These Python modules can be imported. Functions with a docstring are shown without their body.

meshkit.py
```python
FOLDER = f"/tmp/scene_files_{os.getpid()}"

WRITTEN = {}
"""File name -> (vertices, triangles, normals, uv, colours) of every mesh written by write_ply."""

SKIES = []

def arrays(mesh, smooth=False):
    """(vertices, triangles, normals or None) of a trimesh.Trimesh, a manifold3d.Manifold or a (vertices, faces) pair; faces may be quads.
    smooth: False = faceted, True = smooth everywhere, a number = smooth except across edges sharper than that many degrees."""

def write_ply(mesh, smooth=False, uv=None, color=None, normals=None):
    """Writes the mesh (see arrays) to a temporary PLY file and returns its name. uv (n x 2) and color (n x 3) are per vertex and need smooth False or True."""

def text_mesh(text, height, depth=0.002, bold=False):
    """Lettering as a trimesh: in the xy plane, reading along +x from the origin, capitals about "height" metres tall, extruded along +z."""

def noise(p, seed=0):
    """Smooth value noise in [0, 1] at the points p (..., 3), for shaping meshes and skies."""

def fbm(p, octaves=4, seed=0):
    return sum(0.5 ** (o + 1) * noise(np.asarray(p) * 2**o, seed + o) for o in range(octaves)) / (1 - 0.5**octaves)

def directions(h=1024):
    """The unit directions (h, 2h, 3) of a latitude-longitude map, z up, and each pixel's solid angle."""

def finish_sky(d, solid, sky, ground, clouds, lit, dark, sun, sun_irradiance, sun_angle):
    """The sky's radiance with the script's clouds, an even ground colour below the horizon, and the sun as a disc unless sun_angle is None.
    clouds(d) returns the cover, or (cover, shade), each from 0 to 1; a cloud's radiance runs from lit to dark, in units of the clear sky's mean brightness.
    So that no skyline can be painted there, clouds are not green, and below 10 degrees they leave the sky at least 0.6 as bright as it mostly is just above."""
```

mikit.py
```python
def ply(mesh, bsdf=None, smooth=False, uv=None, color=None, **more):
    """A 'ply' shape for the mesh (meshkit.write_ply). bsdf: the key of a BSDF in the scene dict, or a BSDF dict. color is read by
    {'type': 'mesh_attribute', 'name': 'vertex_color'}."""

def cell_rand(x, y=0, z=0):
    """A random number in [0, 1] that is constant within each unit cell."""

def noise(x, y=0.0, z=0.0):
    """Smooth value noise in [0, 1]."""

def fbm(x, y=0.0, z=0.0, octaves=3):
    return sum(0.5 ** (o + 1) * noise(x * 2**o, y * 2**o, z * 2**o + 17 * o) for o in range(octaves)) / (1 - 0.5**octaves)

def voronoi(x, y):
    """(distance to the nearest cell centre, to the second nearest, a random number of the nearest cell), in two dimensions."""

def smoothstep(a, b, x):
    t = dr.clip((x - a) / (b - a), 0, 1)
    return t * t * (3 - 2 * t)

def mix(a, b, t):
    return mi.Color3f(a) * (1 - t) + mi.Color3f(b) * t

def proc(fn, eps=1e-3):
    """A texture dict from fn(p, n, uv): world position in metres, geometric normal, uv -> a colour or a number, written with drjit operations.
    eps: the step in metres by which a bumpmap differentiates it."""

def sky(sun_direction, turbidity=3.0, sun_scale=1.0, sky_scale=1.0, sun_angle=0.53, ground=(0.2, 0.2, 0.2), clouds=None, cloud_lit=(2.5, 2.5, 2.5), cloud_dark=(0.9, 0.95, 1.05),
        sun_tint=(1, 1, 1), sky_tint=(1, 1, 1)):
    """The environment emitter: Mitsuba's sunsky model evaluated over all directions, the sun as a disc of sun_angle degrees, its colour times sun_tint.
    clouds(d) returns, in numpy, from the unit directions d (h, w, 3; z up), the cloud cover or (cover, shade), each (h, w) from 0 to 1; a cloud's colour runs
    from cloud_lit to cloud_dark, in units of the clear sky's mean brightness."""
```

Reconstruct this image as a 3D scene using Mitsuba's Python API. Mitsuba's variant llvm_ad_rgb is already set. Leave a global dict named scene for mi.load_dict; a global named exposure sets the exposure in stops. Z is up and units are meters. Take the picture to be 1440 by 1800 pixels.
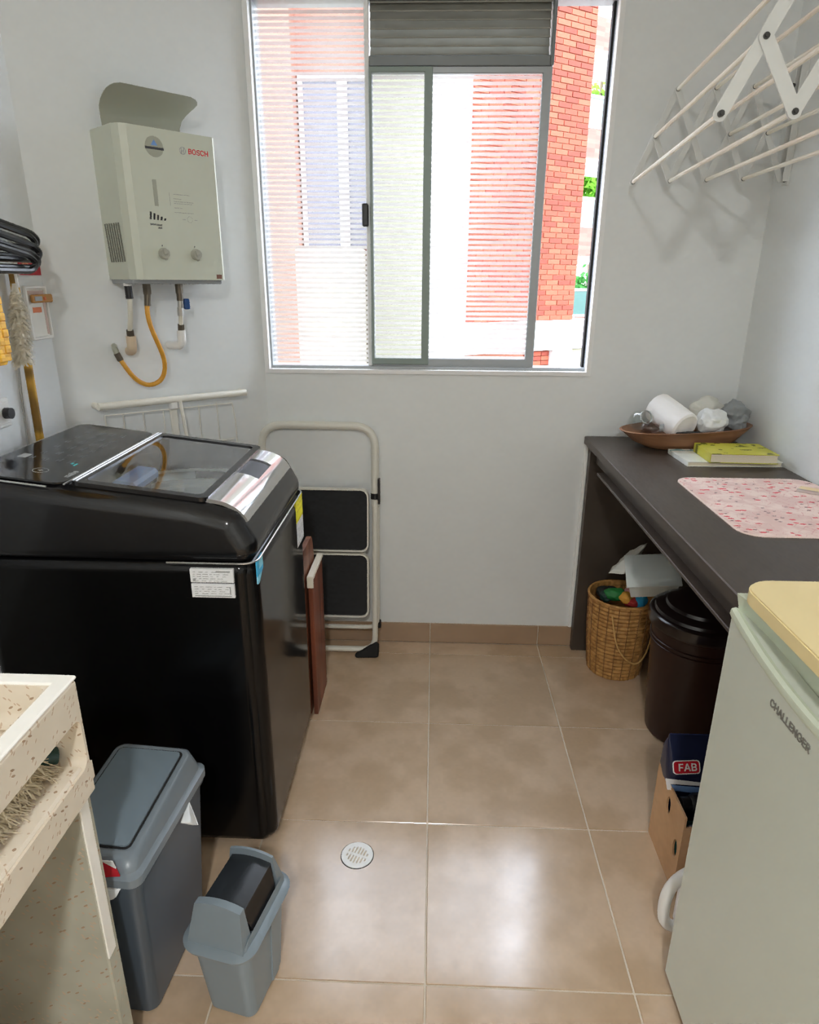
import math, random
import numpy as np
import trimesh
import drjit as dr
import mitsuba as mi
import manifold3d as m3
from shapely.geometry import Polygon, Point, box as sbox
from shapely import affinity
import mikit, meshkit
from mikit import proc, noise, fbm, voronoi, cell_rand, smoothstep, mix

T = mi.ScalarTransform4f
scene, labels = {}, {}
# ------------------------------------------------------------------ camera, sky, lamps, exposure
EYE = np.array([-0.0057, -1.9161, 1.4428])
FWD = np.array([-0.03241, 0.94321, -0.33060])
DOWN = np.array([0.01811, -0.33017, -0.94375])
scene['camera'] = {'type': 'perspective', 'fov': 63.57, 'fov_axis': 'x', 'near_clip': 0.02, 'far_clip': 500.0,
                   'to_world': T().look_at(origin=EYE.tolist(), target=(EYE + FWD).tolist(), up=(-DOWN).tolist())}
exposure = 0.92
SKY = 480.0
def clouds(d):
    n = meshkit.fbm(d * np.array([3.0, 3.0, 6.0]), 4, seed=4)
    return 0.86 + 0.1 * n, 0.25 * n
scene['sky'] = mikit.sky((0.35, -0.55, 0.76), turbidity=4.0, sun_scale=0.0, sky_scale=SKY * 0.11, clouds=clouds,
                         cloud_lit=(1.04, 1.13, 1.26), cloud_dark=(0.82, 0.91, 1.03), ground=(0.3, 0.29, 0.27))
LAMP = (-0.05, -2.80, 2.335)
LAMP_POWER = (315, 316, 312)
# ------------------------------------------------------------------ helpers
def S(r, g, b):
    f = lambda c: (c / 255 / 12.92) if c / 255 <= 0.04045 else ((c / 255 + 0.055) / 1.055) ** 2.4
    return [f(r), f(g), f(b)]
def rgb(c): return {'type': 'rgb', 'value': [float(x) for x in c]}
def mat(name, col, rough=0.5, metal=0.0, spec=0.5, coat=0.0, two=True, tex=None, bump=None, bscale=0.001, **kw):
    b = {'type': 'principled', 'base_color': tex if tex is not None else rgb(col), 'roughness': rough if isinstance(rough, dict) else float(rough),
         'metallic': float(metal), 'specular': float(spec), **kw}
    if coat: b.update(clearcoat=float(coat), clearcoat_gloss=0.92)
    if bump is not None:
        b = {'type': 'bumpmap', 'arbitrary': bump, 'scale': float(bscale), 'bsdf': b}
    scene[name] = {'type': 'twosided', 'bsdf': b} if two else b
    return name
_count = {}
def key(name):
    k = _count.get(name, -1) + 1
    _count[name] = k
    return name if k == 0 else f'{name}_{k:03d}'
def obj(name, mesh, m, parent=None, smooth=35, to=None, label=None, kind=None):
    k = key(f'{parent}__{name}' if parent else name)
    d = mesh if isinstance(mesh, dict) else mikit.ply(mesh, m, smooth=smooth)
    d = dict(d)
    if m is not None: d['bsdf'] = {'type': 'ref', 'id': m}
    if to is not None: d['to_world'] = to
    scene[k] = d
    e = {}
    if label: e['label'] = label
    if kind: e['kind'] = kind
    if e: labels[k] = e
    return k
def thing(name, label, cat, group=None):
    k = key(name)
    labels[k] = {'label': label, 'category': cat}
    if group: labels[k]['group'] = group
    return k
def tag(k, label, cat, group=None):
    labels[k] = {'label': label, 'category': cat}
    if group: labels[k]['group'] = group
    return k
def single(name, mesh, m, label, cat, group=None, **kw):
    return tag(obj(name, mesh, m, **kw), label, cat, group)
def struct(name, mesh, m, parent=None, **kw):
    return obj(name, mesh, m, parent, kind='structure' if parent is None else None, **kw)
def cat_(*ms): return trimesh.util.concatenate([x for x in ms])
def box(x0, x1, y0, y1, z0, z1):
    m = trimesh.creation.box((abs(x1 - x0), abs(y1 - y0), abs(z1 - z0)))
    m.apply_translation(((x0 + x1) / 2, (y0 + y1) / 2, (z0 + z1) / 2))
    return m
def tm(man):
    a = man.to_mesh()
    return trimesh.Trimesh(a.vert_properties[:, :3], a.tri_verts, process=False)
def man(m):
    m = m.copy(); m.merge_vertices()
    return m3.Manifold(m3.Mesh(np.asarray(m.vertices, np.float32), np.asarray(m.faces, np.uint32)))
def cbox(x0, x1, y0, y1, z0, z1, c=0.003):
    """box with chamfered edges"""
    c = min(c, abs(x1 - x0) * .49, abs(y1 - y0) * .49, abs(z1 - z0) * .49)
    P = []
    for x, sx in ((x0, 1), (x1, -1)):
        for y, sy in ((y0, 1), (y1, -1)):
            for z, sz in ((z0, 1), (z1, -1)):
                P += [(x + sx * c, y + sy * c, z), (x + sx * c, y, z + sz * c), (x, y + sy * c, z + sz * c)]
    return trimesh.convex.convex_hull(np.array(P))
_ball = {}
def ball(n=2):
    if n not in _ball: _ball[n] = np.array(trimesh.creation.icosphere(n).vertices)
    return _ball[n]
def rhull(pts, r, n=2):
    """convex hull of balls: pts (k,3), r a number or list"""
    pts = np.asarray(pts, float); r = np.broadcast_to(r, (len(pts),))
    return trimesh.convex.convex_hull(np.vstack([ball(n) * q + p for p, q in zip(pts, r)]))
def rbox(x0, x1, y0, y1, z0, z1, r=0.01, n=2):
    r = min(r, abs(x1 - x0) * .49, abs(y1 - y0) * .49, abs(z1 - z0) * .49)
    return rhull([(x, y, z) for x in (x0 + r, x1 - r) for y in (y0 + r, y1 - r) for z in (z0 + r, z1 - r)], r, n)
def ph(pts): return trimesh.convex.convex_hull(np.asarray(pts, float))
def tube(pts, r, sides=10, closed=False):
    p = np.asarray(pts, float)
    n = len(p)
    if closed: t = np.roll(p, -1, 0) - np.roll(p, 1, 0)
    else: t = np.gradient(p, axis=0)
    t /= np.linalg.norm(t, axis=1, keepdims=True) + 1e-12
    a = np.zeros_like(p)
    ref = np.array([0, 0, 1.0]) if abs(t[0, 2]) < .9 else np.array([1.0, 0, 0])
    v = ref - t[0] * (ref @ t[0]); v /= np.linalg.norm(v)
    for i in range(n):
        v = v - t[i] * (v @ t[i]); v /= np.linalg.norm(v); a[i] = v
    b = np.cross(t, a)
    th = np.arange(sides) * 2 * math.pi / sides
    r = np.broadcast_to(r, (n,))
    V = p[:, None] + r[:, None, None] * (np.cos(th)[None, :, None] * a[:, None] + np.sin(th)[None, :, None] * b[:, None])
    m = n if closed else n - 1
    F = []
    for i in range(m):
        j = (i + 1) % n
        for k in range(sides):
            l = (k + 1) % sides
            F += [(i * sides + k, i * sides + l, j * sides + l), (i * sides + k, j * sides + l, j * sides + k)]
    V = V.reshape(-1, 3)
    if not closed:
        c0, c1 = len(V), len(V) + 1
        V = np.vstack([V, p[0], p[-1]])
        for k in range(sides):
            l = (k + 1) % sides
            F += [(c0, l, k), (c1, (n - 1) * sides + k, (n - 1) * sides + l)]
    return trimesh.Trimesh(V, np.array(F), process=False)
def rod(a, b, r, sides=10): return tube([a, b], r, sides)
def spline(pts, n=40):
    from scipy.interpolate import CubicSpline
    p = np.asarray(pts, float)
    s = np.r_[0, np.cumsum(np.linalg.norm(np.diff(p, axis=0), axis=1))]
    return CubicSpline(s, p)(np.linspace(0, s[-1], n))
def fillet(pts, r, n=6, closed=False):
    """polyline with rounded corners"""
    p = [np.asarray(x, float) for x in pts]; out = []
    N = len(p)
    for i in range(N):
        if not closed and i in (0, N - 1): out.append(p[i]); continue
        a, b, c = p[i - 1], p[i], p[(i + 1) % N]
        u, v = a - b, c - b
        lu, lv = np.linalg.norm(u), np.linalg.norm(v)
        d = min(r, lu * .49, lv * .49)
        A, B = b + u / lu * d, b + v / lv * d
        for t in np.linspace(0, 1, n): out.append((1 - t) ** 2 * A + 2 * t * (1 - t) * b + t * t * B)
    return np.array(out)
def lathe(profile, n=40, c=(0, 0, 0)):
    pr = np.asarray(profile, float)
    th = np.arange(n) * 2 * math.pi / n
    V = np.stack([pr[:, None, 0] * np.cos(th), pr[:, None, 0] * np.sin(th), np.broadcast_to(pr[:, None, 1], (len(pr), n))], -1).reshape(-1, 3) + np.array(c)
    F = []
    for i in range(len(pr) - 1):
        for k in range(n):
            l = (k + 1) % n
            F += [(i * n + k, i * n + l, (i + 1) * n + l), (i * n + k, (i + 1) * n + l, (i + 1) * n + k)]
    return trimesh.Trimesh(V, np.array(F), process=True)
def extr(poly, h): return trimesh.creation.extrude_polygon(poly, h, engine='earcut')
def frame(o, ex, ey, ez):
    M = np.eye(4); M[:3, 0], M[:3, 1], M[:3, 2], M[:3, 3] = ex, ey, ez, o
    return M
def put(m, o, ex, ey, ez=None):
    m = m.copy(); ex, ey = np.asarray(ex, float), np.asarray(ey, float)
    ez = np.cross(ex, ey) if ez is None else ez
    m.apply_transform(frame(o, ex, ey, ez)); return m
def rrect(x0, x1, y0, y1, r): return sbox(x0 + r, y0 + r, x1 - r, y1 - r).buffer(r, quad_segs=6)
def loft(secs, caps=True):
    """secs: list of (n,3) rings, same count"""
    s = np.asarray(secs, float); k, n = s.shape[:2]
    V = s.reshape(-1, 3); F = []
    for i in range(k - 1):
        for a in range(n):
            b = (a + 1) % n
            F += [(i * n + a, i * n + b, (i + 1) * n + b), (i * n + a, (i + 1) * n + b, (i + 1) * n + a)]
    if caps:
        V = np.vstack([V, s[0].mean(0), s[-1].mean(0)])
        for a in range(n):
            b = (a + 1) % n
            F += [(k * n, b, a), (k * n + 1, (k - 1) * n + a, (k - 1) * n + b)]
    return trimesh.Trimesh(V, np.array(F), process=False)
def rring(cx, cy, hx, hy, r, z, n=8, rot=0.0, sq=None):
    """rounded-rectangle ring of 4n points at height z"""
    P = []
    for q, (sx, sy) in enumerate(((1, 1), (-1, 1), (-1, -1), (1, -1))):
        for t in np.linspace(0, math.pi / 2, n):
            a = q * math.pi / 2 + t
            P.append((sx * (hx - r) + r * math.cos(a), sy * (hy - r) + r * math.sin(a)))
    P = np.array(P); c, s = math.cos(rot), math.sin(rot)
    return np.stack([cx + P[:, 0] * c - P[:, 1] * s, cy + P[:, 0] * s + P[:, 1] * c, np.full(len(P), z)], -1)
def jitter(m, amp, freq, seed=0):
    m = m.copy(); v = np.asarray(m.vertices)
    d = np.stack([meshkit.fbm(v * freq + 31.7 * k, 3, seed + k) - .5 for k in range(3)], -1)
    m.vertices = v + d * 2 * amp
    return m
def sub(m, n=1):
    for _ in range(n): m = m.subdivide()
    return m

# ------------------------------------------------------------------ materials
def paint(base, seed, amt=0.05):
    def f(p, n, uv):
        q = fbm(p.x * 2.3 + seed, p.y * 2.3, p.z * 2.3, 3) - 0.5
        r = fbm(p.x * 60 + seed, p.y * 60, p.z * 60, 2) - 0.5
        return mi.Color3f(base) * (1 + amt * q + 0.03 * r)
    return proc(f)
def f_plaster(p, n, uv): return fbm(p.x * 130, p.y * 130, p.z * 130, 3)
bump_plaster = proc(f_plaster, eps=1.5e-3)
mat('wall_paint', None, 0.62, tex=paint(S(217, 220, 220), 3.1), bump=bump_plaster, bscale=0.0006, spec=0.3)
mat('ceiling_paint', S(222, 221, 217), 0.8)
def f_tile(p, n, uv):
    ix, iy = dr.floor(p.x / 0.45), dr.floor(p.y / 0.45)
    h = cell_rand(ix, iy, 3)
    a = fbm(p.x * 9 + h * 40, p.y * 9 + h * 17, 0.0, 4)
    s = fbm(p.x * 120, p.y * 120, 1.3, 2)
    c = mix(S(180, 154, 126), S(194, 169, 143), smoothstep(0.3, 0.7, a))
    return c * (0.96 + 0.06 * h + 0.08 * (s - 0.5))
def f_tile_rough(p, n, uv): return 0.13 + 0.10 * fbm(p.x * 14, p.y * 14, 2.0, 3)
mat('floor_tile', None, proc(f_tile_rough), tex=proc(f_tile), spec=0.8)
def f_baset(p, n, uv):
    a = fbm(p.x * 9, p.y * 9, p.z * 9, 4)
    return mix(S(150, 124, 100), S(166, 139, 113), a)
mat('baseboard_tile', None, 0.35, tex=proc(f_baset), spec=0.5)
def f_grout(p, n, uv): return mix(S(190, 178, 160), S(214, 203, 186), fbm(p.x * 25, p.y * 25, 0.5, 3))
mat('grout', None, 0.9, tex=proc(f_grout))
mat('alu_white', S(225, 226, 226), 0.35)
mat('alu_gray', S(150, 154, 156), 0.38, metal=0.35)
mat('alu_dark', S(112, 116, 116), 0.42, metal=0.4)
mat('alu_louvre', None, 0.45, metal=0.25, tex=proc(lambda p, n, uv: mix(S(128, 128, 120), S(156, 156, 148), fbm(p.x * 14, p.y * 30, p.z * 30, 4))))
mat('alu_green', S(122, 134, 128), 0.45, metal=0.2)
mat('black_plastic', S(22, 22, 24), 0.38)
mat('black_matte', S(17, 17, 18), 0.7)
mat('rubber', S(20, 20, 20), 0.8)
mat('white_plastic', S(232, 232, 230), 0.35)
mat('white_enamel', S(226, 224, 214), 0.3, coat=0.3)
scene['glass_clear'] = {'type': 'thindielectric', 'int_ior': 1.5}
scene['frosted_film'] = {'type': 'principledthin', 'base_color': rgb((0.50, 0.49, 0.475)), 'roughness': 0.40, 'diff_trans': 0.85, 'spec_trans': 0.55, 'eta': 1.3}
def film_strips(x0, x1, z0, z1, y, per=0.0172, h=0.0106):
    V, F = [], []
    k0 = math.ceil(z0 / per)
    z = k0 * per
    while z + h < z1:
        b = len(V); V += [(x0, y, z), (x1, y, z), (x1, y, z + h), (x0, y, z + h)]; F += [(b, b + 1, b + 2), (b, b + 2, b + 3)]; z += per
    return trimesh.Trimesh(np.array(V), np.array(F), process=False)

# ------------------------------------------------------------------ the room
XL, XR, YB, ZC, YF = -1.112, 1.105, 0.550, 2.40, -4.2
P0, P1 = np.array([XL, 0.017]), np.array([-0.63, YB])
DD = (P1 - P0) / np.linalg.norm(P1 - P0); NN = np.array([DD[1], -DD[0]]); LD = float(np.linalg.norm(P1 - P0))
E_S, E_I, E_Z = np.array([DD[0], DD[1], 0]), np.array([-NN[0], -NN[1], 0]), np.array([0, 0, 1.0])
def D(s, o, z): return np.array([P0[0] + DD[0] * s + NN[0] * o, P0[1] + DD[1] * s + NN[1] * o, z])
def onD(m):
    """mesh in (s, -out, z) of the diagonal wall -> world"""
    return put(m, (P0[0], P0[1], 0), E_S, E_I, E_Z)
WX0, WX1, WZ0, WZ1, TH = -0.626, 0.565, 1.118, 2.30, 0.16
# back wall: one slab with the window opening
wall = extr(sbox(-0.63, -0.14, XR + 0.2, ZC + 0.1).difference(sbox(WX0, WZ0, WX1, WZ1)), TH)
wall = put(wall, (0, YB + TH, 0), (1, 0, 0), (0, 0, 1))
struct('wall_back', wall, 'wall_paint', smooth=False)
struct('wall_right', box(XR, XR + 0.15, YF, YB + TH, -0.14, ZC + 0.1), 'wall_paint', smooth=False)
struct('wall_left', box(XL - 0.15, XL, YF, P0[1], -0.14, ZC + 0.1), 'wall_paint', smooth=False)
dg = Polygon([P0, P1, P1 + np.array([0, TH]), P1 + np.array([-0.12, TH]), P0 + np.array([-0.15, 0.12]), P0 + np.array([-0.15, 0])])
dgm = extr(dg, ZC + 0.24); dgm.apply_translation((0, 0, -0.14))
struct('wall_left_diagonal', dgm, 'wall_paint', smooth=False)
struct('wall_front', box(XL - .15, XR + .15, YF - 0.15, YF, -0.14, ZC + 0.1), 'wall_paint', smooth=False)
struct('ceiling', box(XL - .15, XR + .15, YF - .15, YB + TH, ZC, ZC + 0.1), 'ceiling_paint', smooth=False)
struct('floor', box(XL - .15, XR + .15, YF - .15, YB + TH, -0.14, -0.0025), 'grout', smooth=False)
g = 0.0022
tile0 = mikit.ply(cbox(g, 0.45 - g, g, 0.45 - g, -0.010, 0.0, 0.0012), 'floor_tile')
DRAIN = (-0.185, -0.565)
for j in range(-9, 2):
    for i in range(-3, 3):
        x0, x1 = max(i * .45, XL) + g, min((i + 1) * .45, XR) - g
        y0, y1 = j * .45 + g, min((j + 1) * .45, 0.542) - g
        if x1 - x0 < 0.03: continue
        if i == -1 and j == -2:
            hole = sbox(x0, y0, x1, y1).difference(Point(DRAIN).buffer(0.0445, quad_segs=16))
            m = extr(hole, 0.010); m.apply_translation((0, 0, -0.010))
            obj('tile', m, 'floor_tile', 'floor', smooth=False)
        elif (x1 - x0) > .445 and (y1 - y0) > .445:
            obj('tile', tile0, 'floor_tile', 'floor', to=T().translate([i * .45, j * .45, 0]))
        else:
            obj('tile', cbox(x0, x1, y0, y1, -0.010, 0.0, 0.0012), 'floor_tile', 'floor', smooth=False)
bb = struct('baseboard_back', box(-0.63, XR, YB - 0.003, YB + .002, 0.0, 0.088), 'grout', smooth=False)
for i in range(-2, 3):
    x0, x1 = max(i * .45, -0.628), min((i + 1) * .45, XR)
    obj('tile', cbox(x0 + g, x1 - g, YB - 0.010, YB, 0.001, 0.0875, 0.0015), 'baseboard_tile', bb, smooth=False)
lm = box(0, LD, -0.008, 0.0, 0.0, 0.088)
struct('baseboard_left_diagonal', onD(lm), 'baseboard_tile', smooth=False)
struct('baseboard_left', box(XL, XL + .008, YF, P0[1], 0, 0.088), 'baseboard_tile', smooth=False)
struct('baseboard_right', box(XR - .008, XR, YF, YB, 0, 0.088), 'baseboard_tile', smooth=False)
# ceiling lamp of the room, behind the camera
scene['lamp_emit'] = {'type': 'diffuse', 'reflectance': rgb((0.8, 0.8, 0.8))}
cl = thing('ceiling_lamp', 'round white ceiling lamp fixed to the ceiling behind the camera', 'lamp')
obj('base', lathe([(0, ZC), (0.095, ZC), (0.10, ZC - .02), (0.09, ZC - .035), (0.0, ZC - .035)], 40, (LAMP[0], LAMP[1], 0)), 'white_plastic', cl)
dk = lathe([(0.0, LAMP[2] - 0.004), (0.05, LAMP[2]), (0.072, LAMP[2] + .012), (0.076, ZC - .034)], 40, (LAMP[0], LAMP[1], 0))
k = obj('diffuser', dk, 'lamp_emit', cl)
scene[k]['emitter'] = {'type': 'area', 'radiance': rgb(LAMP_POWER)}

# ------------------------------------------------------------------ window
W = struct('window_1', cat_(  # outer frame: face trim + deep frame
    box(WX0 - .0, WX0 + .016, YB - .012, YB + .02, WZ0, WZ1), box(WX1 - .016, WX1, YB - .012, YB + .02, WZ0, WZ1),
    box(WX0, WX1, YB - .012, YB + .02, WZ0, WZ0 + .014), box(WX0, WX1, YB - .012, YB + .02, WZ1 - .014, WZ1)), 'alu_white', smooth=False)
obj('frame', cat_(box(WX0, WX0 + .022, YB + .02, YB + .10, WZ0, WZ1), box(WX1 - .012, WX1, YB + .02, YB + .10, WZ0, WZ1),
    box(WX0, WX1, YB + .02, YB + .10, WZ0, WZ0 + .024), box(WX0, WX1, YB + .02, YB + .10, WZ1 - .02, WZ1)), 'alu_gray', W, smooth=False)
obj('gasket', box(WX1 - .020, WX1 - .012, YB + .060, YB + .085, WZ0 + .024, WZ1 - .02), 'black_matte', W, smooth=False)
obj('mullion', cbox(-0.2485, -0.2335, YB + .03, YB + .10, WZ0 + .024, WZ1 - .02, .002), 'alu_white', W, smooth=False)
obj('mullion', cbox(0.352, 0.364, YB + .03, YB + .10, 2.10, WZ1 - .02, .002), 'alu_dark', W, smooth=False)
obj('transom', cbox(-0.2335, 0.352, YB + .03, YB + .09, 2.098, 2.128, .002), 'alu_dark', W, smooth=False)
lv = ph([(x, y, z) for x in (0, .578) for y, z in ((0, 0), (0.003, -0.001), (0.022, 0.030), (0.019, 0.031))])
lv = cat_(lv, rod((0, 0.0005, 0.0), (0.578, 0.0005, 0.0), 0.0028, 8))
lvp = mikit.ply(lv, 'alu_louvre', smooth=30)
for i in range(7):
    obj('louvre_slat', lvp, 'alu_louvre', W, to=T().translate([-0.230, YB + .045, 2.134 + i * 0.0238]))
SZ0, SZ1, SX0, SX1 = WZ0 + .020, 2.098, -0.2335, 0.361
sa = obj('sash', cat_(cbox(SX0, SX0 + .011, YB + .032, YB + .055, SZ0, SZ1, .002), cbox(SX1 - .030, SX1, YB + .032, YB + .055, SZ0, SZ1, .002),
    cbox(SX0, SX1, YB + .032, YB + .055, SZ1 - .020, SZ1, .002), cbox(SX0, SX1, YB + .032, YB + .055, SZ0, SZ0 + .032, .002)), 'alu_gray', W, smooth=False)
def sheet(x0, x1, z0, z1, y):
    return trimesh.Trimesh([(x0, y, z0), (x1, y, z0), (x1, y, z1), (x0, y, z1)], [(0, 1, 2), (0, 2, 3)], process=False)
pn = obj('pane', sheet(SX0 + .01, SX1 - .028, SZ0 + .03, SZ1 - .018, YB + .044), 'glass_clear', sa, smooth=False)
obj('frosted_stripes', film_strips(SX0 + .0105, SX1 - .0285, SZ0 + .031, SZ1 - .018, YB + .0436), 'frosted_film', sa, smooth=False, kind='stuff', label='horizontal stripes of frosted film')
obj('latch', rbox(-0.262, -0.240, YB + .012, YB + .032, 1.618, 1.692, .006), 'black_plastic', sa, label='black latch')
obj('pane', sheet(WX0 + .02, -0.245, WZ0 + .022, WZ1 - .018, YB + .066), 'glass_clear', W, smooth=False)
obj('frosted_stripes', film_strips(WX0 + .022, -0.2485, WZ0 + .024, WZ1 - .02, YB + .0656), 'frosted_film', W, smooth=False, kind='stuff', label='horizontal stripes of frosted film')
sb_ = obj('sash', cat_(cbox(-0.052, -0.025, YB + .014, YB + .030, SZ0 + .012, SZ1 - .004, .002), cbox(-0.2335, -0.2235, YB + .014, YB + .030, SZ0 + .012, SZ1 - .004, .002), cbox(-0.23, -0.03, YB + .014, YB + .030, SZ0 + .012, SZ0 + .034, .002), cbox(-0.23, -0.03, YB + .014, YB + .030, SZ1 - .020, SZ1 - .004, .002)), 'alu_green', W, smooth=False)
obj('pane', sheet(-0.225, -0.05, SZ0 + .032, SZ1 - .018, YB + .022), 'glass_clear', sb_, smooth=False)

# ------------------------------------------------------------------ outside
def brick_mat(name, seed):
    a = [S(122, 49, 29), S(130, 56, 34), S(112, 41, 24), S(135, 63, 40)][seed % 4]
    mat(name, None, 0.8, tex=proc(lambda p, n, uv: mi.Color3f(a) * (0.9 + 0.25 * fbm(p.x * 22, p.y * 22, p.z * 60 + seed, 3))))
for q in range(4): brick_mat(f'brick_{q}', q)
mat('mortar', S(138, 82, 60), 0.9)
mat('render_white', S(188, 188, 184), 0.8)
mat('render_cream', S(154, 148, 132), 0.8)
mat('render_peach', S(126, 86, 72), 0.8)
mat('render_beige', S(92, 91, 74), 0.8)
mat('window_dark', S(66, 64, 74), 0.25)
mat('olive_shade', S(134, 132, 104), 0.6)
mat('balcony_glass', S(46, 80, 74), 0.08, spec=0.8)
mat('asphalt', S(120, 120, 116), 0.9)
struct('ground', box(-40, 60, 2.5, 90, -6.2, -6.0), 'asphalt', smooth=False)
FU, FV = np.array([0.835, 0.55, 0]), np.array([-0.55, 0.835, 0])  # along the brick facade, into it
FU /= np.linalg.norm(FU); FV = np.array([-FU[1], FU[0], 0])
def fac(m, o): return put(m, (o[0], o[1], 0), FU, FV, (0, 0, 1))
TO = (2.0, 9.0)
tw = thing('brick_tower', 'orange brick tower with a white ledge seen through the open right window', 'building')
obj('core', fac(box(-2.15, 0.235, 0.012, 3.0, 0.87, 5.79), TO), 'mortar', tw, smooth=False)
obj('base_wall', fac(box(-2.15, 0.62, 0.10, 3.0, -6.0, 0.42), TO), 'mortar', tw, smooth=False)
obj('ledge', fac(box(-2.15, 0.66, -0.03, 3.0, 0.42, 0.87), TO), 'render_white', tw, smooth=False)
obj('post', fac(box(-0.15, 0.27, -0.01, 0.2, -6.0, 0.42), TO), 'render_white', tw, smooth=False)
obj('shade_panel', fac(box(0.27, 0.62, 0.06, 0.2, -6.0, 0.40), TO), 'olive_shade', tw, smooth=False)
CH, BW = 0.074, 0.245
bp = [mikit.ply(fac(cbox(0.004, BW - .006, 0.0, 0.05, 0.005, CH - .005, .003), (0, 0)), f'brick_{q}', smooth=False) for q in range(4)]
rng = random.Random(7)
n_single, rest = 0, [[], [], [], []]
rows = int((5.79 - 0.87) / CH)
for r in range(rows):
    for c in range(-9, 2):
        u = c * BW + (0.5 * BW if r % 2 else 0) - 0.01
        if u > 0.20 or u < -2.15: continue
        z, q, pr = 0.87 + r * CH, rng.randrange(4), rng.uniform(0, .006)
        p = np.array([TO[0], TO[1], 0]) + FU * u - FV * pr
        clip = u + BW > 0.235
        if u > -0.80 and z < 5.15 and n_single < 300 and not clip:
            n_single += 1
            obj('brick', bp[q], f'brick_{q}', tw, to=T().translate([float(p[0]), float(p[1]), z]))
        else:
            m = fac(cbox(0.004, (min(BW, 0.235 - u)) - .006, 0.0, 0.05, 0.005, CH - .005, .003), (0, 0)); m.apply_translation((p[0], p[1], z)); rest[q].append(m)
for q in range(4): obj('further_bricks', cat_(*rest[q]), f'brick_{q}', tw, smooth=False, kind='stuff')
for q in range(5):
    for c in range(3):
        obj('brick', fac(cbox(-.66 + c * .17, -.66 + (c + 1) * .17 - .008, 0.06, 0.11, 0.40 - (q + 1) * CH + .004, 0.40 - q * CH - .004, .003), TO), f'brick_{(q + c) % 4}', tw, smooth=False)
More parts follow.
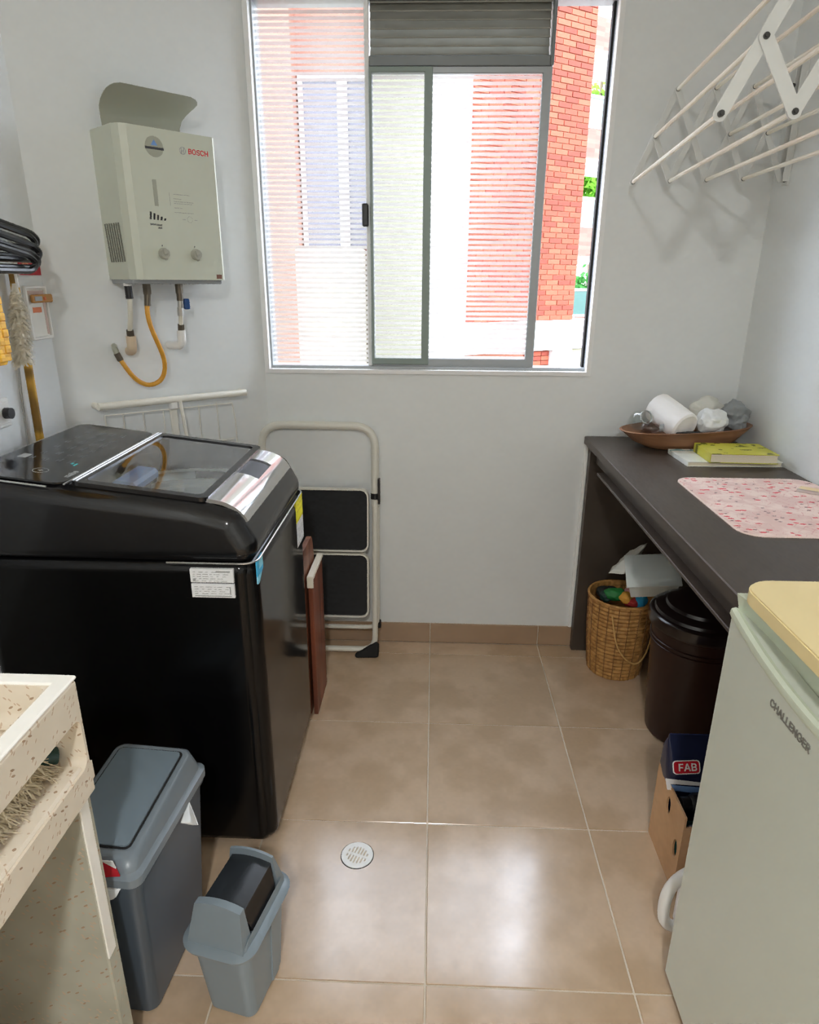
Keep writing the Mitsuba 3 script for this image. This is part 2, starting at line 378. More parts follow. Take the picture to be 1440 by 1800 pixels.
# balcony building beyond it
BO = (5.96, 20.3)
mat('brick_pale', None, 0.8, tex=proc(lambda p, n, uv: mix(S(104, 74, 64), S(124, 90, 78), cell_rand(p.x * 3.6, 0, p.z * 9))))
bb2 = thing('balcony_building', 'apartment block with stacked balconies behind the brick tower', 'building')
obj('wall', fac(box(-5.0, -2.4, 0.3, 4.0, -6, 8.1), BO), 'render_white', bb2, smooth=False)
for zt, z0 in ((8.1, 7.2), (5.5, 4.58), (2.95, 2.0), (0.45, -0.5)):
    obj('parapet', fac(cbox(-2.6, 3.2, 0, 0.12, z0, zt, .01), BO), 'brick_pale', bb2, smooth=False)
    obj('slab', fac(box(-2.6, 3.2, 0.0, 1.6, z0 - .02, z0 + .16), BO), 'render_white', bb2, smooth=False)
    if zt < 8:
        gl = obj('railing', fac(cat_(cbox(-2.6, 3.2, -.02, 0.06, zt + .72, zt + .80, .01), cbox(-2.6, 3.2, -.02, .06, zt - .02, zt + .05, .01)), BO), 'alu_white', bb2, smooth=False)
        for q in range(5):
            obj('glass_panel', fac(box(-2.6 + q * 1.16, -2.6 + (q + 1) * 1.16 - .04, 0.01, 0.03, zt + .05, zt + .73), BO), 'balcony_glass', gl, smooth=False)
for u in (-2.5, 3.1): obj('column', fac(box(u - .1, u + .1, .15, .35, -6, 8.1), BO), 'render_white', bb2, smooth=False)
# pale neighbour facing the left panes
nb = thing('neighbour_house', 'pale peach and white neighbouring house behind the striped left panes', 'building')
obj('wall', cat_(box(-5.0, -1.34, 5.0, 8.0, -6, 4.6), box(-1.34, -0.62, 5.25, 8.0, -6, 4.6), box(-0.62, -0.03, 5.0, 8.0, -6, 4.6)), 'render_peach', nb, smooth=False)
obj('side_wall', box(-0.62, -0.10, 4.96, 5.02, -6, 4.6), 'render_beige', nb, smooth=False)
obj('column', cbox(-0.06, 0.30, 4.90, 5.6, -6, 7.0, .02), 'render_white', nb, smooth=False)
obj('parapet', cbox(-1.35, -0.70, 4.82, 5.25, -2.0, 1.73, .02), 'render_cream', nb, smooth=False)
for (z0, z1) in ((1.75, 3.25),):
    wn = obj('window', cat_(box(-1.32, -1.28, 5.16, 5.25, z0, z1), box(-.68, -.64, 5.16, 5.25, z0, z1), box(-.95, -.86, 5.14, 5.25, z0, z1), box(-1.32, -.64, 5.16, 5.25, z1 - .05, z1)), 'render_white', nb, smooth=False)
    for a, b in ((-1.28, -.95), (-.86, -.68)): obj('window_pane', box(a, b, 5.2, 5.22, z0, z1 - .05), 'window_dark', wn, smooth=False)
# trees behind the balconies
scene['leaf_bright'] = {'type': 'principledthin', 'base_color': rgb(S(120, 178, 62)), 'roughness': 0.6, 'diff_trans': 0.9}
scene['leaf_dark'] = {'type': 'principledthin', 'base_color': rgb(S(70, 128, 64)), 'roughness': 0.6, 'diff_trans': 0.8}
mat('bark', S(96, 82, 66), 0.9)
def tree(name, label, x, y, z0, z1, rad, lm, n, seed):
    t = thing(name, label, 'tree', None)
    R = np.random.default_rng(seed)
    zc = (z0 + z1) / 2
    obj('trunk', cat_(tube(spline([(x, y, -6.0), (x + .15, y, z0 - 1), (x, y + .1, zc), (x - .1, y, z1 - .6)], 14), np.linspace(.22, .05, 14), 8), rod((x, y, zc - .8), (x + rad * .6, y + .3, zc + .6), .05, 6), rod((x, y, zc - .5), (x - rad * .6, y - .2, zc + .7), .05, 6)), 'bark', t)
    c = R.normal(size=(26, 3)); c /= np.linalg.norm(c, axis=1, keepdims=True)
    c = c * R.uniform(.3, .9, (26, 1)) * [rad, rad, (z1 - z0) / 2] + [x, y, zc]
    p = c[R.integers(0, 26, n)] + R.normal(size=(n, 3)) * rad * .17
    a = R.normal(size=(n, 3)); a /= np.linalg.norm(a, axis=1, keepdims=True)
    b = np.cross(a, R.normal(size=(n, 3))); b /= np.linalg.norm(b, axis=1, keepdims=True)
    s = R.uniform(.10, .2, (n, 1))
    V = np.stack([p - a * s, p + b * s * .5, p + a * s, p - b * s * .5], 1).reshape(-1, 3)
    q = np.arange(n)[:, None] * 4
    obj('crown', trimesh.Trimesh(V, np.vstack([q + [0, 1, 2], q + [0, 2, 3]]), process=False), lm, t, smooth=False, label='dense leafy crown')
tree('leafy_tree', 'tall bright green tree seen through the balcony gaps beside the brick tower', 6.6, 29.0, 2.6, 10.5, 2.1, 'leaf_bright', 14000, 1)
tree('leafy_tree', 'lower dark green tree seen through the lowest balcony gap', 5.9, 25.4, -2.4, 1.9, 1.5, 'leaf_dark', 6000, 3)

# ------------------------------------------------------------------ floor drain
fd = thing('floor_drain', 'round white slotted drain cover set in the floor tiles', 'drain')
grate = Point(0, 0).buffer(0.042, quad_segs=16)
for i in range(-3, 4):
    for sgn in (1, -1):
        L = math.sqrt(max(0.030 ** 2 - (i * .0085) ** 2, 0)) - .003
        if L > .008: grate = grate.difference(rrect(i * .0085 - .0024, i * .0085 + .0024, min(sgn * .0032, sgn * L), max(sgn * .0032, sgn * L), .0012))
gm = extr(grate, 0.004)
gm.apply_transform(trimesh.transformations.rotation_matrix(math.radians(-18), (0, 0, 1))); gm.apply_translation((*DRAIN, -0.0025))
obj('grate', gm, 'white_plastic', fd, smooth=False)
obj('cup', lathe([(0.0, -0.03), (0.036, -0.03), (0.0435, -0.003), (0.0435, 0.0), (0.0425, 0.0), (0.0425, -0.003)], 32, (*DRAIN, 0)), 'black_matte', fd, label='dark drain hole')

# ------------------------------------------------------------------ washing machine
def f_black(p, n, uv): return mi.Color3f(0.0065, 0.0067, 0.0075) * (1 + 0.2 * fbm(p.x * 200, p.y * 200, p.z * 200, 2))
mat('washer_black', S(7, 7, 8), 0.14, spec=0.3)
mat('washer_gray', S(18, 17, 17), 0.10, metal=0.0, spec=0.22)
mat('washer_shell', S(15, 15, 17), 0.12, spec=0.5, coat=0.3)
mat('panel_black', S(20, 21, 22), 0.10, spec=0.6)
mat('chrome', S(214, 214, 214), 0.09, metal=1.0)
mat('trim_silver', S(205, 206, 206), 0.2, metal=0.8)
mat('print_gray', S(150, 152, 152), 0.6)
mat('print_dim', S(92, 96, 98), 0.6)
mat('print_teal', S(70, 190, 190), 0.6)
mat('drum_gray', S(214, 220, 220), 0.4)
mat('blue_plastic', S(112, 150, 204), 0.4)
mat('sticker_white', S(222, 224, 226), 0.45)
mat('print_dark', S(60, 62, 66), 0.6)
scene['lid_glass'] = {'type': 'thindielectric', 'int_ior': 1.55, 'specular_transmittance': rgb((.66, .69, .69))}
wm = thing('washing_machine', 'black top-loading washing machine with a glass lid standing by the left wall', 'washing machine')
wx0, wx1, wy0, wy1 = -1.058, -0.40, -0.570, 0.0
obj('body', rhull([(x, y, z) for x in (wx0 + .03, wx1 - .045) for y in (wy0 + .035, wy1 - .035) for z in (.055, .81)], .03), 'washer_black', wm)
obj('front_panel', rhull([(wx1 - .032, y, z) for y in (wy0 + .045, wy1 - .04) for z in (.06, .805)], .032), 'washer_gray', wm)
# profile of the top cover (x, z): front shoulder, sloping top, console, back
cov_pts = [(-0.445, 0.868, .045), (-0.468, 0.912, .045), (-0.54, 0.932, .045), (-0.84, 0.967, .045), (-1.018, 0.990, .04), (-1.03, .93, .028), (-1.035, .86, .024)]
P = []
for (x, z, r) in cov_pts:
    for y in (wy0 + .006 + r, wy1 - .006 - r): P.append(ball(3) * r + np.array([x, y, z]))
hull = trimesh.convex.convex_hull(np.vstack(P))
H = man(hull).trim_by_plane((0, 0, 1), 0.838)
# well under the lid
LSL = np.array([1, 0, -0.118]); LSL /= np.linalg.norm(LSL)  # down-slope direction
LUP = np.array([0.118, 0, 1]); LUP /= np.linalg.norm(LUP)
LO = np.array([-0.835, 0, 1.0105])
def onlid(x, y, h=0.0): return LO + LSL * x + np.array([0, y, 0]) + LUP * h
well = put(cbox(0.045, 0.315, -0.515, -0.055, -0.40, 0.10, .02), LO, LSL, (0, 1, 0), LUP)
H = H - man(well)
obj('top_cover', tm(H), 'washer_shell', wm, smooth=40)
# tub seen through the lid
tub = lathe([(0.205, 0.93), (0.235, 0.93), (0.235, 0.90), (0.205, 0.905), (0.205, 0.89), (0.19, 0.885), (0.18, 0.60), (0.0, 0.60)], 48, (-0.66, -0.285, 0))
tub.apply_translation((0, 0, -.015))
obj('tub', tub, 'drum_gray', wm, label='pale grey tub rim under the glass lid')
obj('dispenser', put(cbox(0.06, 0.12, -0.42, -0.27, -0.05, -0.02, .008), LO, LSL, (0, 1, 0), LUP), 'blue_plastic', wm, label='blue detergent drawer under the glass')
lid = obj('lid_frame', put(extr(rrect(0.022, 0.33, -0.535, -0.035, .02).difference(rrect(0.048, 0.312, -0.513, -0.057, .015)), 0.010), onlid(0, 0, -0.0005), LSL, (0, 1, 0), LUP), 'washer_shell', wm)
a_, b_, c_, d_ = [onlid(x, y, 0.006) for x, y in ((.046, -.515), (.314, -.515), (.314, -.055), (.046, -.055))]
obj('glass', trimesh.Trimesh([a_, b_, c_, d_], [(0, 1, 2), (0, 2, 3)], process=False), 'lid_glass', lid, smooth=False, label='tinted glass lid')
obj('trim', cat_(put(cbox(0.024, 0.029, -0.53, -0.04, .009, .0115, .0008), LO, LSL, (0, 1, 0), LUP), put(cbox(0.033, 0.037, -0.53, -0.04, .009, .0115, .0008), LO, LSL, (0, 1, 0), LUP)), 'trim_silver', lid, smooth=False)
# chrome handle that wraps the front shoulder of the lid
def shell_at(t, h=0.0):
    """point of the cover profile: t along it from the lid front edge (0) over the shoulder (1)"""
    K = [(-0.520, 0.9735), (-0.485, 0.9690), (-0.462, 0.9615), (-0.440, 0.9470), (-0.4255, 0.9285), (-0.4185, 0.906)]
    s = spline(np.array([(a, 0, b) for a, b in K]), 21)
    i = t * 20; q = int(min(i, 19)); f = i - q
    p = s[q] * (1 - f) + s[q + 1] * f; d = s[q + 1] - s[q]
    n = np.array([-d[2], 0, d[0]]); n /= np.linalg.norm(n)
    if n[0] < 0 and n[2] < 0: n = -n
    return p + n * h
def strip(t0, t1, y0, y1, h0, h1, nt=14, ny=2, bow=0.0):
    top, bot = [], []
    for y in np.linspace(y0, y1, ny):
        for t in np.linspace(t0, t1, nt):
            top.append(shell_at(t, h1) + [0, y, 0]); bot.append(shell_at(t, h0) + [0, y, 0])
    F = []
    for j in range(ny - 1):
        for i in range(nt - 1):
            a = j * nt + i
            F += [(a, a + 1, a + nt + 1), (a, a + nt + 1, a + nt)]
    F = np.array(F); n = len(top)
    side = []
    loop = [i for i in range(nt)] + [j * nt + nt - 1 for j in range(1, ny)] + [(ny - 1) * nt + i for i in range(nt - 2, -1, -1)] + [j * nt for j in range(ny - 2, 0, -1)]
    for a, b in zip(loop, loop[1:] + loop[:1]): side += [(a, b, n + b), (a, n + b, n + a)]
    m = trimesh.Trimesh(np.array(top + bot), np.vstack([F, F[:, ::-1] + n, side]), process=False)
    m.fix_normals(); return m
hd = obj('handle', cat_(strip(0.02, 0.86, -0.525, -0.305, -.004, .005), strip(0.02, 0.12, -0.305, -0.165, -.004, .005), strip(0.54, 0.86, -0.305, -0.165, -.004, .005), strip(0.02, 0.86, -0.165, -0.065, -.004, .005)), 'chrome', wm, label='chrome lid handle', smooth=30)
obj('grip', strip(0.12, 0.54, -0.304, -0.166, -.006, .0005), 'print_dark', hd, label='dark grip recess', smooth=30)
# silver seam lines
obj('seam_trim', cat_(tube(fillet([(-0.60, wy0 + .001, .8395), (-0.397, wy0 + .001, .8395), (-0.397, wy1 - .001, .8395), (-0.60, wy1 - .001, .8395)], .04, 8), .0022, 6)), 'trim_silver', wm)
con = obj('control_panel', put(extr(rrect(-0.205, 0.012, -0.545, -0.025, .03), 0.004), onlid(0, 0, 0.0), (0.993, 0, -.118), (0, 1, 0), LUP), 'panel_black', wm)
def onpan(m, x, y, h=0.0042, a=90): # print lying on the panel; a = rotation about its normal
    m = m.copy(); m.apply_transform(trimesh.transformations.rotation_matrix(math.radians(a), (0, 0, 1)))
    return put(m, onlid(x, y, h), LSL, (0, 1, 0), LUP)
obj('logo', onpan(meshkit.text_mesh('mabe', 0.014, 0.0004, True), 0.002, -0.50), 'print_gray', con, smooth=False)
obj('power_mark', onpan(cat_(lathe([(0.016, 0), (0.0175, 0), (0.0175, .0004), (0.016, .0004)], 32), box(-.006, .006, -.001, .001, 0, .0004), box(-.001, .001, -.006, .006, 0, .0004)), -0.075, -0.475), 'print_gray', con, smooth=False)
pr_, pt_ = [], []
rr = random.Random(3)
for c, x in enumerate((-0.045, -0.075, -0.105, -0.14)):
    for r in range(6):
        y = -0.40 + r * 0.055 + rr.uniform(-.004, .004)
        w = rr.uniform(.016, .036)
        pr_.append(onpan(box(0, w, -.0012, .0012, 0, .0004), x, y)); pr_.append(onpan(box(0, w * .7, -.0010, .0010, 0, .0004), x - .007, y))
pt_ = [onpan(box(0, .02, -.002, .002, 0, .0005), -0.03, -0.415), onpan(box(0, .012, -.002, .002, 0, .0005), -0.04, -0.405)]
obj('printed_symbols', cat_(*pr_), 'print_dim', con, smooth=False, kind='stuff')
obj('indicator_marks', cat_(*pt_), 'print_teal', con, smooth=False)
obj('display', onpan(rbox(0, .032, -.010, .010, -.001, .0008, .004), -0.165, -0.40), 'print_gray', con)
obj('trim', cat_(tube([onlid(0.016, y, .004 + .0 * y) for y in np.linspace(-.545, -.025, 12)], .0022, 6), tube(fillet([onlid(-0.02, -.552, -.004), onlid(-0.198, -.548, -.006), onlid(-0.207, -.50, .002), onlid(-0.208, -.10, .002), onlid(-.205, -.03, -.004)], .04, 8), .0022, 6)), 'trim_silver', con)
for x in (wx0 + .08, wx1 - .08):
    for y in (wy0 + .08, wy1 - .08): obj('foot', lathe([(0, 0), (.022, 0), (.022, .015), (.016, .03), (0, .03)], 16, (x, y, 0)), 'rubber', wm)
# stickers
def label_tex(seed, a, b, fx, fy):
    def f(p, n, uv):
        row = p.z * fy + seed
        on = (cell_rand(dr.floor(row), seed) > 0.25) & ((row - dr.floor(row)) > 0.35) & (cell_rand(dr.floor((p.x + p.y) * fx), dr.floor(row), seed) > 0.35)
        return dr.select(on, mi.Color3f(b), mi.Color3f(a))
    return proc(f)
mat('sticker_text', None, 0.45, tex=label_tex(5, S(222, 224, 226), S(176, 180, 184), 420, 150))
mat('sticker_yellow', None, 0.5, tex=label_tex(9, S(226, 214, 28), S(196, 188, 40), 300, 110))
mat('sticker_blue', None, 0.5, tex=label_tex(12, S(56, 164, 206), S(130, 200, 222), 60, 30))
rr = random.Random(21)
for q, (z0, z1) in enumerate(((0.793, 0.826), (0.755, 0.789))):
    lb = obj('label', cbox(-0.548, -0.449, wy0 - .0012, wy0 + .008, z0, z1, .0005), 'sticker_white', wm, smooth=False, label='white printed label')
    P_ = []
    for r in range(5):
        x = -0.541
        while x < -0.468:
            w = rr.uniform(.004, .014); P_.append(box(x, x + w, wy0 - .0016, wy0 - .0011, z1 - .0065 - r * .0055 - .0014, z1 - .0065 - r * .0055)); x += w + rr.uniform(.0025, .009)
    P_ += [box(-.488, -.456, wy0 - .0016, wy0 - .0011, z1 - .008, z1 - .004)] if q == 0 else [box(-.460, -.457, wy0 - .0016, wy0 - .0011, z0 + .008, z1 - .006), box(-.541, -.456, wy0 - .0016, wy0 - .0011, z0 + .003, z0 + .0055)]
    if q == 0: P_ += [box(-.542, -.536, wy0 - .0016, wy0 - .0011, z0 + .003, z0 + .009)]
    obj('print', cat_(*P_), 'print_gray', lb, smooth=False, kind='stuff')
obj('label', put(extr(Polygon([(.010, -.046), (.022, -.048), (.062, -.024), (.062, .012), (.010, .010)]), .003), (wx1 - .0018, -.562, .828), (0, 1, 0), (0, 0, 1)), 'sticker_blue', wm, smooth=False, label='light blue sticker')
obj('label', cat_(cbox(wx1 - .004, wx1 + .0012, -0.108, -0.015, 0.765, 0.832, .0005)), 'sticker_yellow', wm, smooth=False, label='yellow energy label')
obj('label', cat_(cbox(wx1 - .004, wx1 + .0010, -0.108, -0.015, 0.69, 0.765, .0005)), 'sticker_text', wm, smooth=False, label='white lower half of the energy label')

# ------------------------------------------------------------------ water heater on the diagonal wall
mat('heater_white', S(191, 195, 181), 0.36, spec=0.5)
mat('hood_metal', S(158, 160, 146), 0.45, metal=0.15)
mat('red_print', S(196, 36, 52), 0.5)
mat('brass_dark', S(98, 90, 78), 0.4, metal=0.7)
mat('steel', S(190, 190, 186), 0.3, metal=0.8)
mat('white_pipe', S(218, 214, 200), 0.4)
mat('cream_elbow', S(204, 184, 158), 0.5)
mat('hose_yellow', None, 0.45, tex=proc(lambda p, n, uv: mix(S(196, 138, 42), S(214, 158, 58), fbm(p.x * 60, p.y * 60, p.z * 60, 2))))
mat('valve_blue', S(28, 66, 120), 0.4)
mat('knob_gray', S(160, 160, 148), .4)
mat('vent_dark', S(104, 104, 94), .6)
wh = thing('water_heater', 'white gas water heater hung on the diagonal wall left of the window', 'water heater')
s0, s1, ZH0, ZH1, OD = 0.190, 0.487, 1.440, 1.836, 0.165
prof = Polygon([(s0, 0.0), (s0, -OD + .028), (s0 + .012, -OD + .008), (s0 + .030, -OD), (s1 - .010, -OD), (s1, -OD + .010), (s1, 0)])
hb = extr(prof, ZH1 - ZH0); hb.apply_translation((0, 0, ZH0))
obj('body', onD(hb), 'heater_white', wh, smooth=20)
obj('base_plate', onD(cbox(s0 + .004, s1 - .004, -OD + .02, -.004, ZH0 - .012, ZH0 + .002, .002)), 'alu_gray', wh, smooth=False)
# draught hood: bent sheet, upright below, leaning to the front above, with rounded top corners
def hood():
    secs = []
    o0 = -0.075
    K = [(o0, ZH1 - .01, s0 + .006, s0 + .234), (o0 - .002, ZH1 + .026, s0 + .003, s0 + .235), (o0 - .010, ZH1 + .046, s0 - .001, s0 + .240), (o0 - .026, ZH1 + .062, s0 - .001, s0 + .250), (o0 - .045, ZH1 + .075, s0 + .001, s0 + .261), (o0 - .058, ZH1 + .083, s0 + .005, s0 + .266), (o0 - .068, ZH1 + .089, s0 + .012, s0 + .262), (o0 - .074, ZH1 + .093, s0 + .020, s0 + .254), (o0 - .079, ZH1 + .096, s0 + .036, s0 + .236)]
    A = [[(a, o, z), (b, o, z), (b, o + .0025, z + .0015), (a, o + .0025, z + .0015)] for o, z, a, b in K]
    return loft(A)
obj('hood', onD(hood()), 'hood_metal', wh, smooth=50, label='grey metal draught hood on top')
vent = [cbox(s0 - .0016, s0 + .004, -OD + .034 + i * .0, -.03, 1.488 + i * .0, 1.49, .0003) for i in range(0)]
for i in range(7):
    o = -0.030 - i * 0.0150
    obj('vent_slot', onD(ph([(s0 - .0012, o, 1.488), (s0 - .0012, o - .008, 1.488), (s0 + .002, o, 1.488), (s0 + .002, o - .008, 1.488), (s0 - .0012, o + .014, 1.592), (s0 - .0012, o + .006, 1.592), (s0 + .002, o + .014, 1.592), (s0 + .002, o + .006, 1.592)])), 'vent_dark', wh, smooth=False)
def onF(m, s, z, h=0.0):   # flat print on the heater's front, local x to the right, y up
    return onD(put(m, (s, -OD - h, z), (1, 0, 0), (0, 0, 1), (0, -1, 0)))
FSC = 1.0
obj('lettering', onF(meshkit.text_mesh('BOSCH', 0.0135, 0.0006, True), 0.395, 1.783), 'red_print', wh, smooth=False, label='red lettering')
obj('emblem', onF(cat_(lathe([(.0085, 0), (.010, 0), (.010, .0006), (.0085, .0006)], 28), box(-.0045, -.0025, -.007, .007, 0, .0006), box(.0025, .0045, -.007, .007, 0, .0006), box(-.0025, .0025, -.001, .001, 0, .0006)), 0.379, 1.789), 'print_gray', wh, smooth=False, label='round grey emblem')
st = obj('round_sticker', onF(lathe([(0, 0), (.0265, 0), (.0265, .0006), (0, .0006)], 36), 0.294, 1.789), 'hood_metal', wh, smooth=False, label='round grey sticker with a blue mark')
obj('stripe', onF(box(-.027, .027, -.004, .002, .0004, .0011), 0.294, 1.786), 'print_dark', st, smooth=False)
obj('mark', onF(extr(Polygon([(-.010, .004), (.010, .004), (.004, .013), (0, .018), (-.004, .013)]), .0005).apply_translation((0, 0, .0006)), 0.294, 1.788), 'blue_plastic', st, smooth=False)
obj('sight_window', onF(cbox(-.006, .006, -.034, .034, -.004, .0006, .0005), 0.283, 1.672), 'hood_metal', wh, smooth=False)
fl = [box(-.002, .002, -.011 + 0, .011, 0, .0006)]
fl = [put(extr(Polygon([(0, -.010), (.005, -.010), (.0055 + .002, .010 - i * .0035), (.002, .010 - i * .0035)]), .0006), (i * .0105, -i * .0003, 0), (1, 0, 0), (0, 1, 0)) for i in range(5)]
obj('flame_marks', onF(cat_(*fl), 0.258, 1.612), 'black_plastic', wh, smooth=False)
mat('heater_print', S(96, 98, 96), .6); mat('heater_print_faint', S(158, 160, 152), .6)
rr = random.Random(8); B_ = []
for x0_, x1_, y_ in ((0, .016, 0), (.018, .034, -.001), (.022, .034, -.0085)):
    x = x0_
    while x < x1_:
        w = rr.uniform(.0012, .0024); B_.append(box(x, x + w, y_ - rr.uniform(.002, .0026), y_ + rr.uniform(.002, .0028), 0, .0005)); x += w + .0006
obj('small_print', onF(cat_(*B_), 0.258, 1.589), 'heater_print', wh, smooth=False, kind='stuff')
rr = random.Random(5); L_ = []
for i, (y, w) in enumerate(((.0, .045), (-.012, .018), (-.019, .06), (-.024, .058), (-.036, .02), (-.048, .05))):
    x = 0
    while x < w:
        q = rr.uniform(.004, .010); L_.append(box(x, x + q, y, y + .0016, 0, .0005)); x += q + .0018
L_ += [box(-.012, -.011, -.03, .004, 0, .0005), lathe([(.008, 0), (.0088, 0), (.0088, .0005), (.008, .0005)], 20, (.046, -.064, 0)), box(.022, .032, -.066, -.064, 0, .0005), box(.06, .07, -.066, -.064, 0, .0005)]
obj('instruction_print', onF(cat_(*L_), 0.336, 1.672), 'heater_print_faint', wh, smooth=False, kind='stuff')
for s in (0.287, 0.389):
    kb = obj('knob', onF(cat_(lathe([(.0155, 0), (.0155, .006), (.0135, .014), (0, .015)], 28), ph([(-.004, -.019, .004), (.004, -.019, .004), (-.006, 0, .02), (.006, 0, .02), (-.004, .013, .018), (.004, .013, .018), (-.005, .012, .004), (.005, .012, .004)])).apply_transform(trimesh.transformations.rotation_matrix(.35, (0, 0, 1))), s, 1.512), 'knob_gray', wh, smooth=40, label='grey control knob')
    obj('pointer_mark', onF(box(-.001, .001, .019, .024, 0, .0005), s - .001, 1.512), 'print_dark', wh, smooth=False)
mat('badge_brown', S(120, 84, 70), .5)
obj('badge', onF(cbox(-.009, .009, -.006, .006, -.001, .0008, .0003), s1 - .024, ZH0 + .010), 'badge_brown', wh, smooth=False)
# hoses below it
def pipe_thing(name, label, parts, cat='hose'):
    t = thing(name, label, cat)
    for n, m, mt, *lb in parts: obj(n, m, mt, t, label=lb[0] if lb else None)
    return t
OP = 0.085
pipe_thing('water_hose', 'white water hose under the left end of the heater, ending in a cream elbow', [
    ('coupling', rod(D(.205, OP, ZH0 - .012), D(.206, OP, 1.386), .0105, 16), 'black_plastic'),
    ('collar', rod(D(.205, OP, ZH0 - .010), D(.205, OP, 1.422), .0118, 16), 'white_plastic'),
    ('hose', tube(spline([D(.206, OP, 1.388), D(.207, OP - .012, 1.34), D(.211, OP - .04, 1.29)], 12), .0072, 12), 'white_pipe'),
    ('nut', rod(D(.211, OP - .038, 1.294), D(.213, OP - .043, 1.272), .0118, 6), 'brass_dark'),
    ('elbow', tube(fillet([D(.213, OP - .042, 1.276), D(.214, OP - .044, 1.232), D(.222, 0.0, 1.228)], .022, 8), .0145, 14), 'cream_elbow', 'cream coloured elbow')])
pipe_thing('gas_hose', 'yellow gas hose looping from under the heater to the wall', [
    ('fitting', cat_(rod(D(.262, OP, ZH0 - .012), D(.262, OP, 1.398), .0125, 6), rod(D(.262, OP, 1.40), D(.258, OP, 1.365), .0095, 14)), 'brass_dark', 'dark brass fitting'),
    ('hose', tube(spline([D(.258, OP, 1.372), D(.262, OP, 1.30), D(.288, OP - .01, 1.235), D(.305, OP - .03, 1.175), D(.294, OP - .045, 1.135), D(.258, OP - .05, 1.122), D(.218, OP - .05, 1.142), D(.190, OP - .05, 1.180), D(.172, OP - .055, 1.214)], 50), .0072, 12), 'hose_yellow'),
    ('nut', rod(D(.177, OP - .053, 1.204), D(.169, OP - .057, 1.226), .0105, 6), 'brass_dark'),
    ('wall_stub', tube(fillet([D(.170, OP - .057, 1.222), D(.166, OP - .06, 1.243), D(.176, 0, 1.246)], .015, 6), .0085, 12), 'hood_metal', 'grey wall stub')])
vt = pipe_thing('water_hose', 'steel water hose with a blue valve lever under the right end of the heater', [
    ('coupling', cat_(rod(D(.366, OP, ZH0 - .012), D(.366, OP, 1.40), .0120, 8), rod(D(.366, OP, 1.402), D(.366, OP, 1.378), .0098, 14)), 'brass_dark'),
    ('valve', cat_(rod(D(.366, OP, 1.380), D(.366, OP - .004, 1.356), .0085, 14), rod(D(.366, OP - .004, 1.358), D(.367, OP - .008, 1.334), .0105, 8)), 'steel', 'steel valve'),
    ('lever', onD(rbox(.378, .396, -OP - .006, -OP + .008, 1.352, 1.384, .004)), 'valve_blue', 'blue valve lever'),
    ('hose', rod(D(.367, OP - .008, 1.336), D(.368, OP - .016, 1.302), .0070, 12), 'white_pipe'),
    ('nut', rod(D(.368, OP - .015, 1.306), D(.369, OP - .02, 1.286), .0105, 6), 'brass_dark'),
    ('elbow', tube(fillet([D(.369, OP - .02, 1.288), D(.370, OP - .022, 1.240), D(.355, 0.0, 1.238)], .022, 8), .0135, 14), 'white_plastic', 'white elbow')])

# ------------------------------------------------------------------ folded wire drying rack below it
wr = thing('folding_rack', 'white wire drying rack folded flat against the diagonal wall under the heater', 'drying rack')
obj('rail', rod(D(.088, .036, 1.072), D(.606, .036, 1.060), .0118, 14), 'white_enamel', wr)
for s, z in ((.090, 1.072), (.602, 1.060)): obj('wall_mount', rod(D(s, 0, z), D(s, .036, z), .010, 12), 'white_enamel', wr)
wires = [tube([D(.108, .022, 1.040), D(.556, .022, 1.026)], .0022, 6), tube([D(.108, .022, .90), D(.556, .022, .898)], .0022, 6), tube([D(.108, .022, .72), D(.556, .022, .72)], .0022, 6), tube(fillet([D(.556, .022, 1.026), D(.566, .022, .95), D(.556, .022, .72)], .03, 5), .0022, 6), tube([D(.108, .022, 1.04), D(.108, .022, .72)], .0022, 6)]
obj('wire_frame', cat_(*wires), 'white_enamel', wr)
for s in (.165, .230, .298, .426, .495): obj('wire', rod(D(s, .0215, 1.036), D(s + .001, .0215, .72), .0018, 6), 'white_enamel', wr)
obj('centre_strip', onD(cbox(.318, .344, -.03, -.024, .72, 1.055, .002)), 'white_enamel', wr, smooth=False)
obj('clip', onD(cbox(.318, .342, -.044, -.022, 1.035, 1.066, .003)), 'white_plastic', wr, smooth=False)
obj('brace', tube([D(.350, .045, 1.06), D(.362, .075, .72)], .006, 10), 'white_enamel', wr)

# ------------------------------------------------------------------ step stool
mat('stool_white', S(212, 210, 200), 0.32, coat=.3)
mat('tread', None, 0.75, tex=proc(lambda p, n, uv: mix(S(16, 17, 19), S(30, 32, 35), fbm(p.x * 90, p.y * 90, p.z * 90, 3))))
ss = thing('step_stool', 'folded white two-step stool with black treads leaning on the back wall', 'step stool')
def Q(x, z, h=0.0):  # stool plane: foot at y=.42, top against the wall
    return np.array([x, 0.425 + 0.105 * z / 0.94 - h, z])
fx0, fx1 = -0.655, -0.222
obj('frame', tube(fillet([Q(fx1, .66), Q(fx1, .028), Q(fx0, .028), Q(fx0, .66)], .055, 8), .0115, 12), 'stool_white', ss)
obj('handle', tube(fillet([Q(fx1, .62, -.002), Q(fx1, .925, -.002), Q(fx0, .925, -.002), Q(fx0, .62, -.002)], .085, 10), .0150, 14), 'stool_white', ss)
for x in (fx0, fx1): obj('clamp', cat_(rod(Q(x, .648), Q(x, .67), .0165, 14), box(x + (.012 if x == fx1 else -.02), x + (.02 if x == fx1 else -.012), .485, .505, .63, .73)), 'black_plastic', ss)
